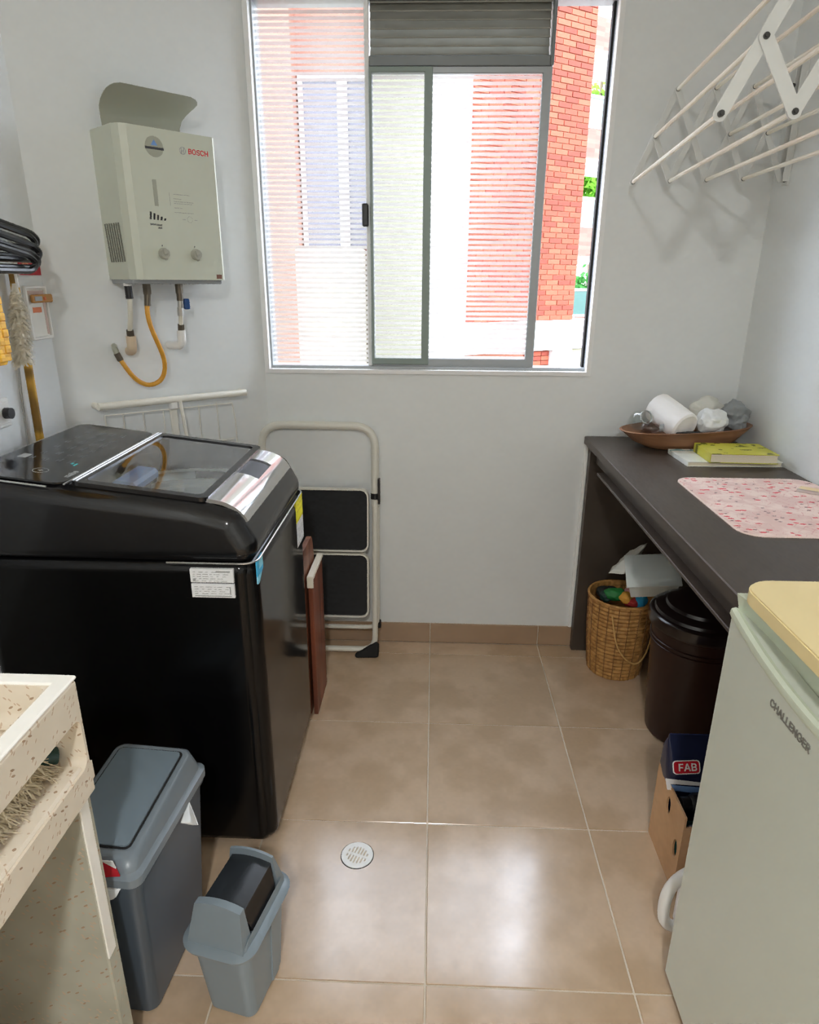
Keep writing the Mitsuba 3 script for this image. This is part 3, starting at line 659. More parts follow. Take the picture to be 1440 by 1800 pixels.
for z0, z1 in ((0.440, 0.690), (0.168, 0.432)):
    w = extr(rrect(-.632, -.246, z0, z1, .03), .022)
    w2 = extr(rrect(-.632, -.246, z0, z1, .03).difference(rrect(-.626, -.252, z0 + .006, z1 - .006, .026)), .028)
    ez = np.array([0, -1, .1117]); ez /= np.linalg.norm(ez); ey = np.array([0, .1117, 1]); ey /= np.linalg.norm(ey)
    st = obj('step', put(w2, (0, .438, 0), (1, 0, 0), ey, ez), 'stool_white', ss, smooth=30)
    obj('tread', put(extr(rrect(-.627, -.251, z0 + .005, z1 - .005, .026), .018), (0, .436, 0), (1, 0, 0), ey, ez), 'tread', st, smooth=30, label='black ribbed tread')
obj('rear_leg', tube(fillet([Q(fx1 + .006, .62, -.032), Q(fx1 + .006, .10, -.045), Q(fx0 - .006, .10, -.045), Q(fx0 - .006, .62, -.032)], .04, 6), .009, 10), 'stool_white', ss)
for x in (fx0, fx1):
    sg = 1 if x == fx1 else -1
    obj('foot', rhull([(x + sg * .004, .412, .012), (x - sg * .07, .412, .008), (x + sg * .004, .44, .012), (x - sg * .06, .44, .008), (x + sg * .006, .418, .055)], .011), 'rubber', ss, label='black rubber foot')
    obj('rear_foot', rbox(x + sg * .002, x + sg * .02, .478, .505, .095, .125, .005), 'rubber', ss)

# ------------------------------------------------------------------ two boards between washer and stool
def wood(name, a, b, s=1.0, ax='z'):
    def f(p, n, uv):
        u = p.z if ax == 'z' else p.x
        v = fbm(p.x * (40 if ax == 'z' else 4) * s, p.y * 40 * s, p.z * (3 if ax == 'z' else 40) * s, 4)
        return mix(a, b, smoothstep(.25, .75, v))
    return mat(name, None, 0.42, tex=proc(f))
wood('red_wood', S(92, 46, 30), S(126, 66, 42))
wood('brown_wood', S(104, 62, 44), S(138, 88, 66))
mat('edge_cream', S(222, 216, 200), 0.5)
bd = thing('wooden_board', 'reddish wooden board with a pale top edge standing beside the washing machine', 'board')
obj('panel', cbox(-0.403, -0.388, 0.03, 0.225, 0.0, 0.520, .002), 'red_wood', bd, smooth=False)
obj('edging', cat_(cbox(-0.406, -0.385, 0.028, 0.228, 0.518, 0.532, .002), cbox(-.406, -.385, .028, .034, .49, .53, .001)), 'edge_cream', bd, smooth=False, label='cream edging strip')
t2 = put(extr(sbox(0.02, 0.0, 0.20, 0.56).union(Point(.105, .56).buffer(.088)).intersection(sbox(.02, 0, .2, .62)).buffer(-.02).buffer(.02), .016), (-0.428, 0, 0), (0, 1, 0), (0, 0, 1))
single('wooden_board', t2, 'brown_wood', 'brown wooden board with a rounded top standing behind the cream-edged board', 'board', smooth=30)

# ------------------------------------------------------------------ things hung on the left wall
mat('paper_red', None, .5, tex=proc(lambda p, n, uv: dr.select((dr.abs(p.z - 1.485) < .010) & (dr.abs(p.y + .052) < .018) & (noise(p.y * 300, p.z * 300) > .45), mi.Color3f(S(226, 170, 120)), mi.Color3f(S(176, 30, 44)))))
mat('paper_white', S(224, 222, 214), .5)
mat('orange_print', S(206, 112, 62), .5)
mat('mauve_print', S(196, 172, 162), .5)
mat('straw', S(176, 126, 66), .6)
mat('feather', None, .85, tex=proc(lambda p, n, uv: mix(S(212, 206, 190), S(238, 234, 222), noise(p.x * 120, p.y * 120, p.z * 120))))
def f_weave(p, n, uv):
    a = dr.floor((p.y + .3 * p.z) * 62); b = dr.floor(p.z * 62)
    return mix(S(206, 150, 34), S(240, 190, 66), cell_rand(a, b, 2))
mat('woven_yellow', None, .55, tex=proc(f_weave))
mat('handle_pole', None, .5, tex=proc(lambda p, n, uv: mix(S(122, 88, 22), S(198, 152, 46), smoothstep(.35, .65, noise(p.z * 34, p.y * 20, 3)))))
X = XL
pc = single('wall_card', box(X, X + .003, -0.085, 0.013, 1.450, 1.503), 'paper_red', 'small red card with gold print on the left wall above the white framed sign', 'card', smooth=False)
fr = thing('framed_sign', 'white framed sign with orange print on the left wall below the red card', 'sign')
obj('backing', box(X, X + .004, -0.085, 0.012, 1.284, 1.418), 'paper_white', fr, smooth=False)
obj('frame', cat_(cbox(X, X + .010, -.088, -.080, 1.280, 1.422, .002), cbox(X, X + .010, .007, .015, 1.280, 1.422, .002), cbox(X, X + .010, -.088, .015, 1.414, 1.422, .002), cbox(X, X + .010, -.088, .015, 1.280, 1.288, .002)), 'white_plastic', fr, smooth=False)
obj('print', box(X + .004, X + .0048, -.060, -.018, 1.352, 1.366), 'orange_print', fr, smooth=False)
obj('print', cat_(box(X + .004, X + .0048, -.006, .005, 1.292, 1.405), box(X + .004, X + .0048, -.075, .005, 1.400, 1.410)), 'mauve_print', fr, smooth=False)
th = thing('wall_thermometer', 'small wooden wall thermometer hung across the white framed sign', 'thermometer')
obj('board', rbox(X + .010, X + .018, -.075, .026, 1.378, 1.400, .0039), 'straw', th)
obj('scale', cbox(X + .017, X + .0192, -.065, -.03, 1.383, 1.395, .0005), 'alu_gray', th, smooth=False)
obj('bulb', rbox(X + .015, X + .021, -.022, -.012, 1.384, 1.394, .003), 'orange_print', th)
mp = thing('mop_pole', 'yellow speckled broom pole standing against the left wall behind the washing machine', 'broom')
obj('pole', tube([(X + .022, -0.176, 0.0), (X + .022, -0.166, 0.9), (X + .022, -0.150, 1.460)], .0105, 12), 'handle_pole', mp)
obj('cap', rod((X + .022, -0.150, 1.455), (X + .022, -0.149, 1.477), .0115, 12), 'white_plastic', mp, label='white end cap')
du = thing('feather_duster', 'white fluffy duster hanging between the woven bag and the yellow pole', 'duster')
R = np.random.default_rng(11)
nq = 1500
zz = R.uniform(1.245, 1.415, nq); aa = R.uniform(0, 2 * math.pi, nq)
ctr = np.stack([np.full(nq, X + .060), -0.226 + (zz - 1.33) * .12, zz], -1)
rad = (0.009 + .015 * np.clip((1.43 - zz) / .06, 0, 1)) * R.uniform(.8, 1.25, nq)
dirs = np.stack([np.cos(aa), np.sin(aa), R.uniform(-.9, -.1, nq)], -1)
sd = np.cross(dirs, [0, 0, 1.0]); sd /= np.linalg.norm(sd, axis=1, keepdims=True)
tip = ctr + dirs * rad[:, None]; wdt = .0035
V = np.stack([ctr - sd * wdt, tip - sd * wdt * .6 , tip + sd * wdt * .6, ctr + sd * wdt], 1).reshape(-1, 3)
q = np.arange(nq)[:, None] * 4
core = lathe([(0, 1.235), (.012, 1.240), (.0145, 1.33), (.012, 1.40), (.005, 1.43), (0, 1.43)], 14)
cv = np.asarray(core.vertices); core.vertices = cv + np.stack([np.full(len(cv), X + .060), -0.226 + (cv[:, 2] - 1.33) * .12, np.zeros(len(cv))], -1)
obj('fluff', cat_(jitter(sub(core), .004, 60, 3), trimesh.Trimesh(V, np.vstack([q + [0, 1, 2], q + [0, 2, 3]]), process=False)), 'feather', du, smooth=False)
obj('stick', rod((X + .060, -.201, 1.42), (X + .055, -.194, 1.53), .004, 8), 'white_plastic', du)
obj('strings', cat_(tube(spline([(X + .03, -.205, 1.245), (X + .012, -.185, 1.18), (X + .008, -.188, 1.10), (X + .008, -.195, 1.00)], 20), .0009, 5), tube(spline([(X + .03, -.200, 1.245), (X + .012, -.195, 1.17), (X + .008, -.196, 1.08), (X + .008, -.202, 1.00)], 20), .0009, 5)), 'print_gray', du, label='thin grey hanging strings')
# woven bag: flattened tote with bands
wb = thing('woven_bag', 'yellow woven bag hanging on the left wall in front of the white duster', 'bag')
BGX, BGY, BGZ = X + .200, -.660, .052
def bagring(z, t):
    return rring(BGX, BGY + .02 * (z - 1.2), .040 - .012 * t, .105 + .012 * t, .026, z + BGZ, 6)
obj('body', loft([bagring(z, t) for z, t in ((1.222, .9), (1.218 + .012, 0.2), (1.27, 0), (1.36, .2), (1.46, .45), (1.500, .55))]), 'woven_yellow', wb, smooth=40)
bands = []
def bhx(z): return .040 - .012 * float(np.interp(z, [1.23, 1.27, 1.36, 1.46, 1.500], [.2, 0, .2, .45, .55]))
def bhy(z): return .105 + .012 * float(np.interp(z, [1.23, 1.27, 1.36, 1.46, 1.500], [.2, 0, .2, .45, .55]))
for i in range(17):
    z = 1.230 + i * .0158; zm = z + .007
    for j in range(11):
        y = BGY - .104 + j * .0188; pr_o = .0022 if (i + j) % 2 else .0008
        bands.append(rbox(BGX + bhx(zm) - .004, BGX + bhx(zm) + pr_o, y, y + .0182, z + BGZ, z + BGZ + .0152, .0018, 1))
    for j in range(3):
        pr_o = .0022 if (i + j) % 2 else .0008; x = BGX - .027 + j * .018
        bands.append(rbox(x, x + .0174, BGY + .02 * (zm - 1.2) + bhy(zm) - .004, BGY + .02 * (zm - 1.2) + bhy(zm) + pr_o, z + BGZ, z + BGZ + .0152, .0018, 1))
obj('weave_band', cat_(*bands), 'woven_yellow', wb, smooth=False, kind='stuff')
for y in (BGY + .035, BGY + .010): obj('handle', tube(spline([(BGX + .024, y + .045, 1.52), (BGX + .042, y + .038, 1.565), (BGX + .048, y - .01, 1.598), (BGX + .042, y - .06, 1.565), (BGX + .024, y - .065, 1.52)], 24), .0055, 8), 'edge_cream', wb, label='cream cord handle')
# black hangers
mat('hanger_black', S(14, 14, 16), .25, coat=.4)
hk = single('wall_rail', cat_(rod((X, -.222, 1.595), (X + .270, -.672, 1.595), .005, 10), rod((X + .0, -.222, 1.595), (X + .008, -.235, 1.595), .018, 14), rod((X, -.80, 1.595), (X + .270, -.672, 1.595), .005, 10), rod((X + .0, -.80, 1.595), (X + .008, -.797, 1.595), .018, 14)), 'steel', 'steel wire rail on the left wall carrying the black hangers and the yellow woven bag', 'rail')
for i in range(6):
    x = X + .030 + i * .020
    y1 = -0.083 - 1.75 * (x + 1.06) - .012 * ((i * 7) % 3); y0, zt = y1 - .33, 1.566 - .0135 * i + .006 * (i % 2); yh = (y0 + y1) / 2
    tri = fillet([(x, yh, zt + .012), (x + .010, y1 - .02, zt - .012), (x + .014, y1, zt - .030), (x + .008, y1 - .02, zt - .046), (x + .006, y0 + .02, zt - .046), (x + .010, y0, zt - .030), (x + .010, y0 + .02, zt - .012)], .016, 6, closed=True)
    hg = thing('clothes_hanger', 'black plastic clothes hanger in the bundle at the upper left', 'hanger', 'black hangers bundled on the left wall')
    obj('body', tube(tri, .0075, 8, closed=True), 'hanger_black', hg)
    obj('hook', tube(fillet([(x, yh, zt + .010), (x, yh, 1.588), (x, yh + .015, 1.604), (x, yh, 1.612), (x, yh - .013, 1.600)], .012, 6), .003, 8), 'steel', hg)
# wall outlet
ol = thing('wall_outlet', 'white wall outlet with a black plug at the left edge above the washing machine', 'outlet')
obj('plate', rbox(X, X + .008, -.330, -.245, 1.078, 1.152, .0035), 'white_plastic', ol)
obj('insert', rbox(X + .006, X + .011, -.318, -.257, 1.088, 1.142, .002), 'white_plastic', ol)
obj('socket', rod((X + .010, -.272, 1.115), (X + .028, -.272, 1.115), .014, 18), 'black_plastic', ol, label='black plug')

# ------------------------------------------------------------------ laundry sink of terrazzo
def terrazzo(c0, c1):
    def f(p, n, uv):
        u = p.x * 1.0 + p.z * .7; v = p.y - p.z * .7
        d, e, w = voronoi(u * 190, v * 190)
        d2, e2, w2 = voronoi((p.x - p.z) * 110 + 9, (p.y + p.z) * 110)
        c = mix(c0, c1, fbm(p.x * 12, p.y * 12, p.z * 12, 3))
        c = dr.select((w > .86) & (d < .34), mi.Color3f(S(188, 166, 142)), c)
        return dr.select((w2 > .955) & (d2 < .30), mi.Color3f(S(160, 136, 112)), c)
    return proc(f)
mat('terrazzo', None, .55, tex=terrazzo(S(206, 194, 174), S(222, 212, 196)))
mat('terrazzo_gray', None, .7, tex=terrazzo(S(158, 156, 140), S(182, 180, 165)))
mat('sink_paint', None, .5, tex=proc(lambda p, n, uv: mix(S(236, 234, 226), S(244, 242, 236), fbm(p.x * 30, p.y * 30, p.z * 30, 3))))
sk = thing('laundry_sink', 'terrazzo laundry sink at the lower left in front of the grey bins', 'sink')
sx, sy, sz = -0.552, -1.050, 0.858
SYN = -1.62
bas = man(cbox(XL + .001, sx, SYN, sy, .60, sz, .006))
bas = bas - man(rbox(XL + .05, sx - .030, SYN + .04, sy - .028, .792, sz + .2, .02))          # basin (shallow washboard part)
bas = bas - man(put(extr(rrect(SYN + .05, sy - .012, .700, .792 - .0, .018), .26), (sx - .24, 0, 0), (0, 1, 0), (0, 0, 1)))  # soap slot open to the front
bas = bas.trim_by_plane((0, 0, 1), .648)
obj('basin', tm(bas), 'terrazzo', sk, smooth=25)
obj('rim', cat_(cbox(sx - .027, sx + .0005, SYN, sy, sz - .003, sz + .004, .0025), cbox(XL + .001, sx - .02, sy - .026, sy + .0005, sz - .003, sz + .004, .0025)), 'sink_paint', sk, smooth=False, label='white painted rim')
obj('slot_shelf', cbox(XL + .06, sx - .004, SYN + .05, sy - .02, .690, .706, .004), 'terrazzo', sk, smooth=False)
obj('apron', tm(man(ph([(sx, SYN, .700), (sx, sy, .700), (sx, SYN, .668), (sx, sy, .668), (sx - .012, SYN, .646), (sx - .012, sy, .646), (sx - .05, SYN, .70), (sx - .05, sy, .70), (sx - .05, SYN, .646), (sx - .05, sy, .646)]))), 'terrazzo', sk, smooth=False)
obj('leg', cbox(XL + .001, sx - .012, sy - .040, sy - .002, 0.0, .70, .003), 'terrazzo_gray', sk, smooth=False, label='rough grey supporting wall')
obj('leg_edge', cbox(sx - .0135, sx - .010, sy - .040, sy - .014, 0.30, .66, .001), 'sink_paint', sk, smooth=False)
obj('leg', cbox(XL + .001, sx - .012, SYN, SYN + .04, 0.0, .70, .003), 'terrazzo_gray', sk, smooth=False)
mat('bristle_cream', None, .85, tex=proc(lambda p, n, uv: mix(S(186, 172, 142), S(222, 212, 188), noise(p.x * 300, p.y * 300, p.z * 300))))
mat('green_dark', S(18, 52, 46), .4)
br = thing('scrubbing_brush', 'cream fibre brush with a dark green handle lying in the sink slot', 'brush')
R = np.random.default_rng(5); nb_ = 900
p0 = np.stack([sx - .070 + R.normal(size=nb_) * .010, R.uniform(-1.33, -1.095, nb_), np.full(nb_, .726) + R.normal(size=nb_) * .006], -1)
dv = np.stack([R.uniform(.2, 1, nb_), R.normal(size=nb_) * .4, R.uniform(-.7, -.1, nb_)], -1); dv /= np.linalg.norm(dv, axis=1, keepdims=True)
tp = p0 + dv * R.uniform(.018, .042, (nb_, 1)); tp[:, 2] = np.maximum(tp[:, 2], .7075); tp[:, 0] = np.minimum(tp[:, 0], sx + .004)
sd = np.cross(dv, [0, 0, 1.0]); sd /= np.linalg.norm(sd, axis=1, keepdims=True)
V = np.stack([p0 - sd * .0012, tp - sd * .0009, tp + sd * .0009, p0 + sd * .0012], 1).reshape(-1, 3); q = np.arange(nb_)[:, None] * 4
obj('bristles', cat_(jitter(sub(rhull([(sx - .075, -1.32, .727), (sx - .075, -1.10, .735)], [.018, .016]), 1), .004, 50, 8), trimesh.Trimesh(V, np.vstack([q + [0, 1, 2], q + [0, 2, 3]]), process=False)), 'bristle_cream', br, smooth=False)
obj('handle', rod((sx - .085, -1.105, .738), (sx - .045, -1.068, .722), .0135, 14), 'green_dark', br, label='dark green handle')
# white bottle under the sink
jg = thing('bleach_bottle', 'white plastic bottle with a loop handle standing under the sink', 'bottle')
JX, JY = -0.742, -1.250
obj('body', loft([rring(JX, JY, a, b, .02, z, 6) for z, a, b in ((0.0, .050, .040), (.01, .055, .044), (.17, .055, .044), (.20, .045, .036), (.225, .022, .022), (.235, .018, .018))]), 'white_plastic', jg, smooth=40)
obj('cap', rod((JX, JY, .232), (JX, JY, .258), .019, 18), 'valve_blue', jg)
obj('handle', tube(fillet([(JX + .045, JY, .120), (JX + .075, JY, .15), (JX + .070, JY, .205), (JX + .020, JY, .222)], .03, 8), .011, 10), 'white_plastic', jg)

# ------------------------------------------------------------------ the two bins
mat('bin_gray', S(70, 80, 90), .36)
mat('bin_flap_gray', S(112, 126, 136), .33)
mat('bin_lid_gray', S(116, 126, 134), .33)
mat('bin_dark', S(36, 40, 44), .25, spec=.6)
mat('bin_light', S(122, 134, 142), .36)
mat('bag_white', S(222, 226, 228), .3)
def tilt(r): r = r.copy(); r[:, 2] += .10 * (r[:, 1] - BY); return r
b1 = thing('flip_lid_bin', 'tall grey flip-lid bin between the sink and the washing machine', 'bin')
BX, BY = -0.622, -0.853; rot1 = math.radians(-4.5)
def R1(z, hx, hy, r=.022): return rring(BX, BY, hx, hy, r, z, 8, rot1)
obj('body', loft([R1(0.0, .072, .122), R1(.008, .076, .127), R1(.365, .096, .150), R1(.372, .102, .156), R1(.385, .102, .156), R1(.386, .096, .150), R1(.36, .092, .146)]), 'bin_gray', b1, smooth=40)
obj('lid', loft([R1(.383, .100, .154), R1(.384, .106, .160), R1(.402, .106, .160), R1(.405, .101, .155), R1(.409, .097, .151), R1(.420, .095, .149)] + [tilt(R1(.443, .087, .138)), tilt(R1(.447, .081, .131))]), 'bin_lid_gray', b1, smooth=30)
dirc_ = lambda a: a / np.linalg.norm(a)
cs_, sn_ = math.cos(rot1), math.sin(rot1)
TE = dirc_(np.array([-sn_, cs_, .10])); TX_ = np.array([cs_, sn_, .10 * sn_ * 0.0])
fp = extr(rrect(-.070, .070, -.118, .118, .010), .0035)
fp.apply_transform(frame((BX, BY, .4488), TX_, TE, (0, -.0995, .995)))
gp = extr(rrect(-.074, .074, -.122, .122, .012), .001); gp.apply_transform(frame((BX, BY, .4481), TX_, TE, (0, -.0995, .995)))
fl_ = obj('flap_gap', gp, 'black_matte', b1, smooth=False)
obj('flap', fp, 'bin_flap_gray', b1, smooth=20, label='flat lid flap')
mat('tag_red', None, .5, tex=proc(lambda p, n, uv: dr.select(p.z + .6 * (p.x + .58) > .432, mi.Color3f(S(206, 206, 206)), mi.Color3f(S(170, 28, 40)))))
obj('sticker', ph([(-.612, -1.0115, .442), (-.575, -1.0105, .440), (-.563, -1.015, .410), (-.600, -1.0165, .408), (-.612, -1.009, .442), (-.575, -1.008, .440), (-.563, -1.0125, .410), (-.600, -1.014, .408)]), 'tag_red', b1, smooth=False, label='red and white sticker')
def rag(pts, seed):
    m = sub(ph(pts), 2); return jitter(m, .004, 60, seed)
single('bin_liner', rag([(-.512, -.86, .384), (-.512, -.80, .386), (-.486, -.835, .356), (-.492, -.85, .378), (-.506, -.83, .386)], 2), 'bag_white', 'white bin liner corner poking out at the right side of the tall grey bin', 'bin bag', smooth=True)
single('bin_liner', rag([(-.61, -1.018, .384), (-.56, -1.014, .384), (-.602, -1.026, .354), (-.578, -1.024, .362)], 4), 'bag_white', 'white bin liner edge under the lid at the near end of the tall grey bin', 'bin bag', smooth=True)
b2 = thing('swing_bin', 'small light grey swing bin with a dark flap standing on the tiles', 'bin')
CX, CY, rt = -0.386, -0.905, math.radians(-13)
def R2(z, hx, hy, r): return rring(CX - .01 * z / .2, CY + .02 * z / .2 - .005, hx, hy, r, z, 8, rt)
obj('body', loft([R2(0, .050, .066, .018), R2(.006, .053, .070, .02), R2(.178, .064, .092, .026), R2(.180, .060, .088, .024)]), 'bin_light', b2, smooth=40)
for sgn in (1, -1):
    P = []
    for z, hx in ((.008, .0535), (.17, .0635)):
        c = np.array([CX - .01 * z / .2, CY + .02 * z / .2 - .005])
        for y in (.012, .040):
            for h in (hx - .004, hx + .003):
                l = np.array([sgn * h, y]); P.append((c[0] + l[0] * math.cos(rt) - l[1] * math.sin(rt), c[1] + l[0] * math.sin(rt) + l[1] * math.cos(rt), z))
    obj('rib', ph(P), 'bin_light', b2, smooth=False)
obj('rim', loft([R2(.176, .066, .094, .028), R2(.179, .077, .107, .040), R2(.189, .081, .112, .043), R2(.195, .073, .103, .038), R2(.196, .062, .092, .03)]), 'bin_light', b2, smooth=40)
# hood of the swing lid: two end walls in the local frame of the bin, and low side rails
zc = .19; cxy = np.array([CX - .0095, CY + .014])
LM = frame((cxy[0], cxy[1], 0), (math.cos(rt), math.sin(rt), 0), (-math.sin(rt), math.cos(rt), 0), (0, 0, 1))
def L2(m): m = m.copy(); m.apply_transform(LM); return m
def endwall(y0, y1, s):
    # rounded end: base wide, top narrower, top arched
    base = [(-.062, y0, .190), (.062, y0, .190), (.062, y1, .190), (-.062, y1, .190)]
    top = [(x, y, .284 - .9 * (x * 10 / 10) ** 2 * 4) for x in np.linspace(-.050, .050, 9) for y in ((y0 + .022) if s < 0 else y0, y1 if s < 0 else (y1 - .022))]
    return ph(base + top)
obj('end_wall', L2(endwall(-.096, -.058, -1)), 'bin_light', b2, smooth=40)
obj('end_wall', L2(endwall(.066, .094, 1)), 'bin_light', b2, smooth=40)
for sg in (1, -1):
    obj('side_rail', L2(ph([(sg * .052, -.09, .190), (sg * .064, -.09, .190), (sg * .060, -.09, .198), (sg * .062, -.07, .212), (sg * .066, -.04, .197), (sg * .066, .05, .197), (sg * .062, .078, .214), (sg * .054, .09, .19), (sg * .064, .09, .19)])), 'bin_light', b2, smooth=False)
fl2 = []
for x in np.linspace(-.046, .046, 11): fl2 += [(x, y, .277 - 3.4 * x * x - .010) for y in (-.060, .068)] + [(x, y, .215) for y in (-.060, .068)]
fk = obj('flap', L2(ph(fl2)), 'bin_dark', b2, smooth=40, label='dark glossy swing flap')
for sg in (1, -1):
    obj('flap_side', L2(ph([(sg * .0455, -.060, .259), (sg * .0455, .066, .259), (sg * .060, -.045, .201), (sg * .060, .052, .201), (sg * .040, -.058, .259), (sg * .040, .066, .259), (sg * .05, -.045, .199), (sg * .05, .052, .199)])), 'black_plastic', fk, smooth=False)

# ------------------------------------------------------------------ dark desk along the right wall
def f_desk(p, n, uv):
    v = fbm(p.x * 8, p.y * 2.5, p.z * 8, 4); r = fbm(p.x * 260, p.y * 60, p.z * 200, 2)
    return mix(S(56, 48, 42), S(71, 62, 54), v) * (0.92 + .16 * r)
mat('desk_top', None, .42, tex=proc(f_desk), spec=.5)
mat('print_white', S(190, 190, 186), .5)
dx, dz = 0.567, 0.895
dk_ = thing('desk', 'dark brown desk running along the right wall under the wall rack', 'desk')
obj('top', cbox(dx, XR - .001, -0.835, YB - .002, dz - .030, dz, .0025), 'desk_top', dk_, smooth=False)
obj('apron', cbox(dx + .038, dx + .054, -0.830, YB - .06, dz - .090, dz - .030, .001), 'desk_top', dk_, smooth=False)
obj('apron_lip', cbox(dx + .012, dx + .054, -0.830, YB - .19, dz - .100, dz - .090, .002), 'desk_top', dk_, smooth=False)
obj('mark', put(cat_(extr(Polygon([(-.010, .001), (-.010, .013), (.004, .004), (.010, .004), (.010, .001)]), .0006), extr(Polygon([(-.010, -.003), (.011, -.003), (.004, -.012), (-.001, -.012)]), .0006)), (dx + .038, -0.575, dz - .058), (0, -1, 0), (0, 0, 1), (-1, 0, 0)), 'print_dark', dk_, smooth=False, label='small grey mark on the apron')
obj('end_panel', cbox(dx + .018, XR - .001, YB - .045, YB - .012, 0.0, dz - .030, .002), 'desk_top', dk_, smooth=False)
obj('end_panel', cbox(dx + .06, XR - .001, -0.835, -0.805, 0.0, dz - .030, .002), 'desk_top', dk_, smooth=False)
obj('edge_strip', cbox(.572, .584, YB - .012, YB - .002, .089, dz - .031, .001), 'white_plastic', dk_, smooth=False, label='white edge strip along the wall')
obj('back_panel', cbox(XR - .018, XR - .002, -0.80, YB - .046, 0.25, dz - .031, .001), 'desk_top', dk_, smooth=False)
# dough bowl with its contents
wood('bowl_wood', S(112, 76, 52), S(152, 110, 80), .6, 'x')
TX, TY, TZ = 0.872, 0.385, dz
def oval(a, b, z, tilt=.0, n=48):
    t = np.arange(n) * 2 * math.pi / n
    ca, sa = np.cos(t), np.sin(t)
    x = np.sign(ca) * np.abs(ca) ** .9 * a; y = np.sign(sa) * np.abs(sa) ** .9 * b
    return np.stack([TX + x, TY + y, TZ + z + tilt * x / .22], -1)
single('wooden_bowl', loft([oval(.10, .05, .0005), oval(.125, .062, .004, .002), oval(.175, .090, .030, .008), oval(.208, .108, .062, .012), oval(.222, .116, .074, .014), oval(.215, .110, .076, .014), oval(.198, .100, .062, .012), oval(.165, .082, .034, .008), oval(.10, .048, .012, .002)]), 'bowl_wood', 'oval brown wooden dough bowl at the far end of the desk holding jars and bags', 'bowl', smooth=40)
scene['jar_glass'] = {'type': 'thindielectric', 'int_ior': 1.5, 'specular_transmittance': rgb((.80, .84, .83))}
def dirc(a): return a / np.linalg.norm(a)
def lathe_axis(prof, o, ax, n=32):
    ax = dirc(np.asarray(ax, float)); u = dirc(np.cross(ax, [0.13, .2, 1.0])); v = np.cross(ax, u)
    return put(lathe(prof, n), o, u, v, ax)
mat('jar_rim', S(176, 182, 180), .15)
j1 = thing('glass_jar', 'round clear glass jar lying at the left end of the wooden bowl', 'jar')
obj('bulb', lathe_axis([(0.0, -.036), (.020, -.032), (.031, -.016), (.034, .002), (.030, .020), (.022, .032), (.021, .040)], (TX - .166, TY - .02, dz + .100), (.25, -.75, .35)), 'jar_glass', j1, smooth=True)
obj('rim', lathe_axis([(.0205, .037), (.0235, .037), (.0235, .043), (.0205, .043), (.0205, .037)], (TX - .166, TY - .02, dz + .100), (.25, -.75, .35)), 'jar_rim', j1)
j2 = thing('glass_jar', 'smaller brownish glass jar leaning on the bowl rim in front of the white roll', 'jar')
scene['jar_brown'] = {'type': 'thindielectric', 'int_ior': 1.5, 'specular_transmittance': rgb((.62, .52, .48))}
obj('bulb', lathe_axis([(0.0, -.030), (.015, -.028), (.022, -.015), (.022, .012), (.014, .026), (.012, .034)], (TX - .138, TY - .062, dz + .080), (.8, -.4, .1)), 'jar_brown', j2, smooth=True)
obj('cap', lathe_axis([(0, .030), (.013, .030), (.013, .042), (0, .042)], (TX - .138, TY - .062, dz + .080), (.8, -.4, .1)), 'alu_gray', j2)
mat('roll_paper', S(236, 234, 232), .8)
single('paper_roll', lathe_axis([(.0, -.075), (.020, -.075), (.046, -.074), (.052, -.068), (.053, 0), (.052, .068), (.046, .074), (.034, .070), (.020, .074), (0, .074)], (TX - .058, TY - .015, dz + .110), (.45, -.85, -.36)), 'roll_paper', 'white paper roll lying across the middle of the wooden bowl', 'paper roll', smooth=40)
single('black_pouch', rbox(TX - .062, TX + .030, TY - .092, TY - .055, dz + .044, dz + .072, .010), 'black_plastic', 'black pouch wedged under the white roll in the bowl', 'pouch')
scene['thin_plastic'] = {'type': 'principledthin', 'base_color': rgb((.86, .87, .86)), 'roughness': .25, 'diff_trans': .7, 'spec_trans': .35, 'eta': 1.4}
def bagblob(c, s, seed, amp=.012, fr=28, n=3):
    m = trimesh.creation.icosphere(n + 1)
    v = np.asarray(m.vertices) * s
    d = meshkit.fbm((v + seed) * fr, 3, seed) - .5
    f2 = np.abs(meshkit.noise((v + 3 + seed) * fr * 1.7, seed + 5) - .5)
    v = v * (1 + (d * 1.6 - f2 * .7)[:, None] * amp / np.mean(s))
    m.vertices = v + np.asarray(c); return m
mat('bag_gray', S(128, 132, 134), .4)
mat('bag_pale', S(204, 204, 196), .35)
single('plastic_bag', bagblob((TX + .080, TY + .045, dz + .108), (.076, .045, .062), 3, .030, 22, 3), 'bag_pale', 'pale crumpled plastic bag at the back of the wooden bowl', 'plastic bag', smooth=True)
single('plastic_bag', bagblob((TX + .066, TY - .050, dz + .104), (.054, .040, .044), 7, .018, 26, 3), 'bag_white', 'white knotted plastic bag at the front right of the wooden bowl', 'plastic bag', smooth=True)
single('plastic_bag', bagblob((TX + .160, TY - .002, dz + .112), (.054, .052, .054), 12, .030, 24, 3), 'bag_gray', 'grey crumpled plastic bag at the right end of the wooden bowl', 'plastic bag', smooth=True)
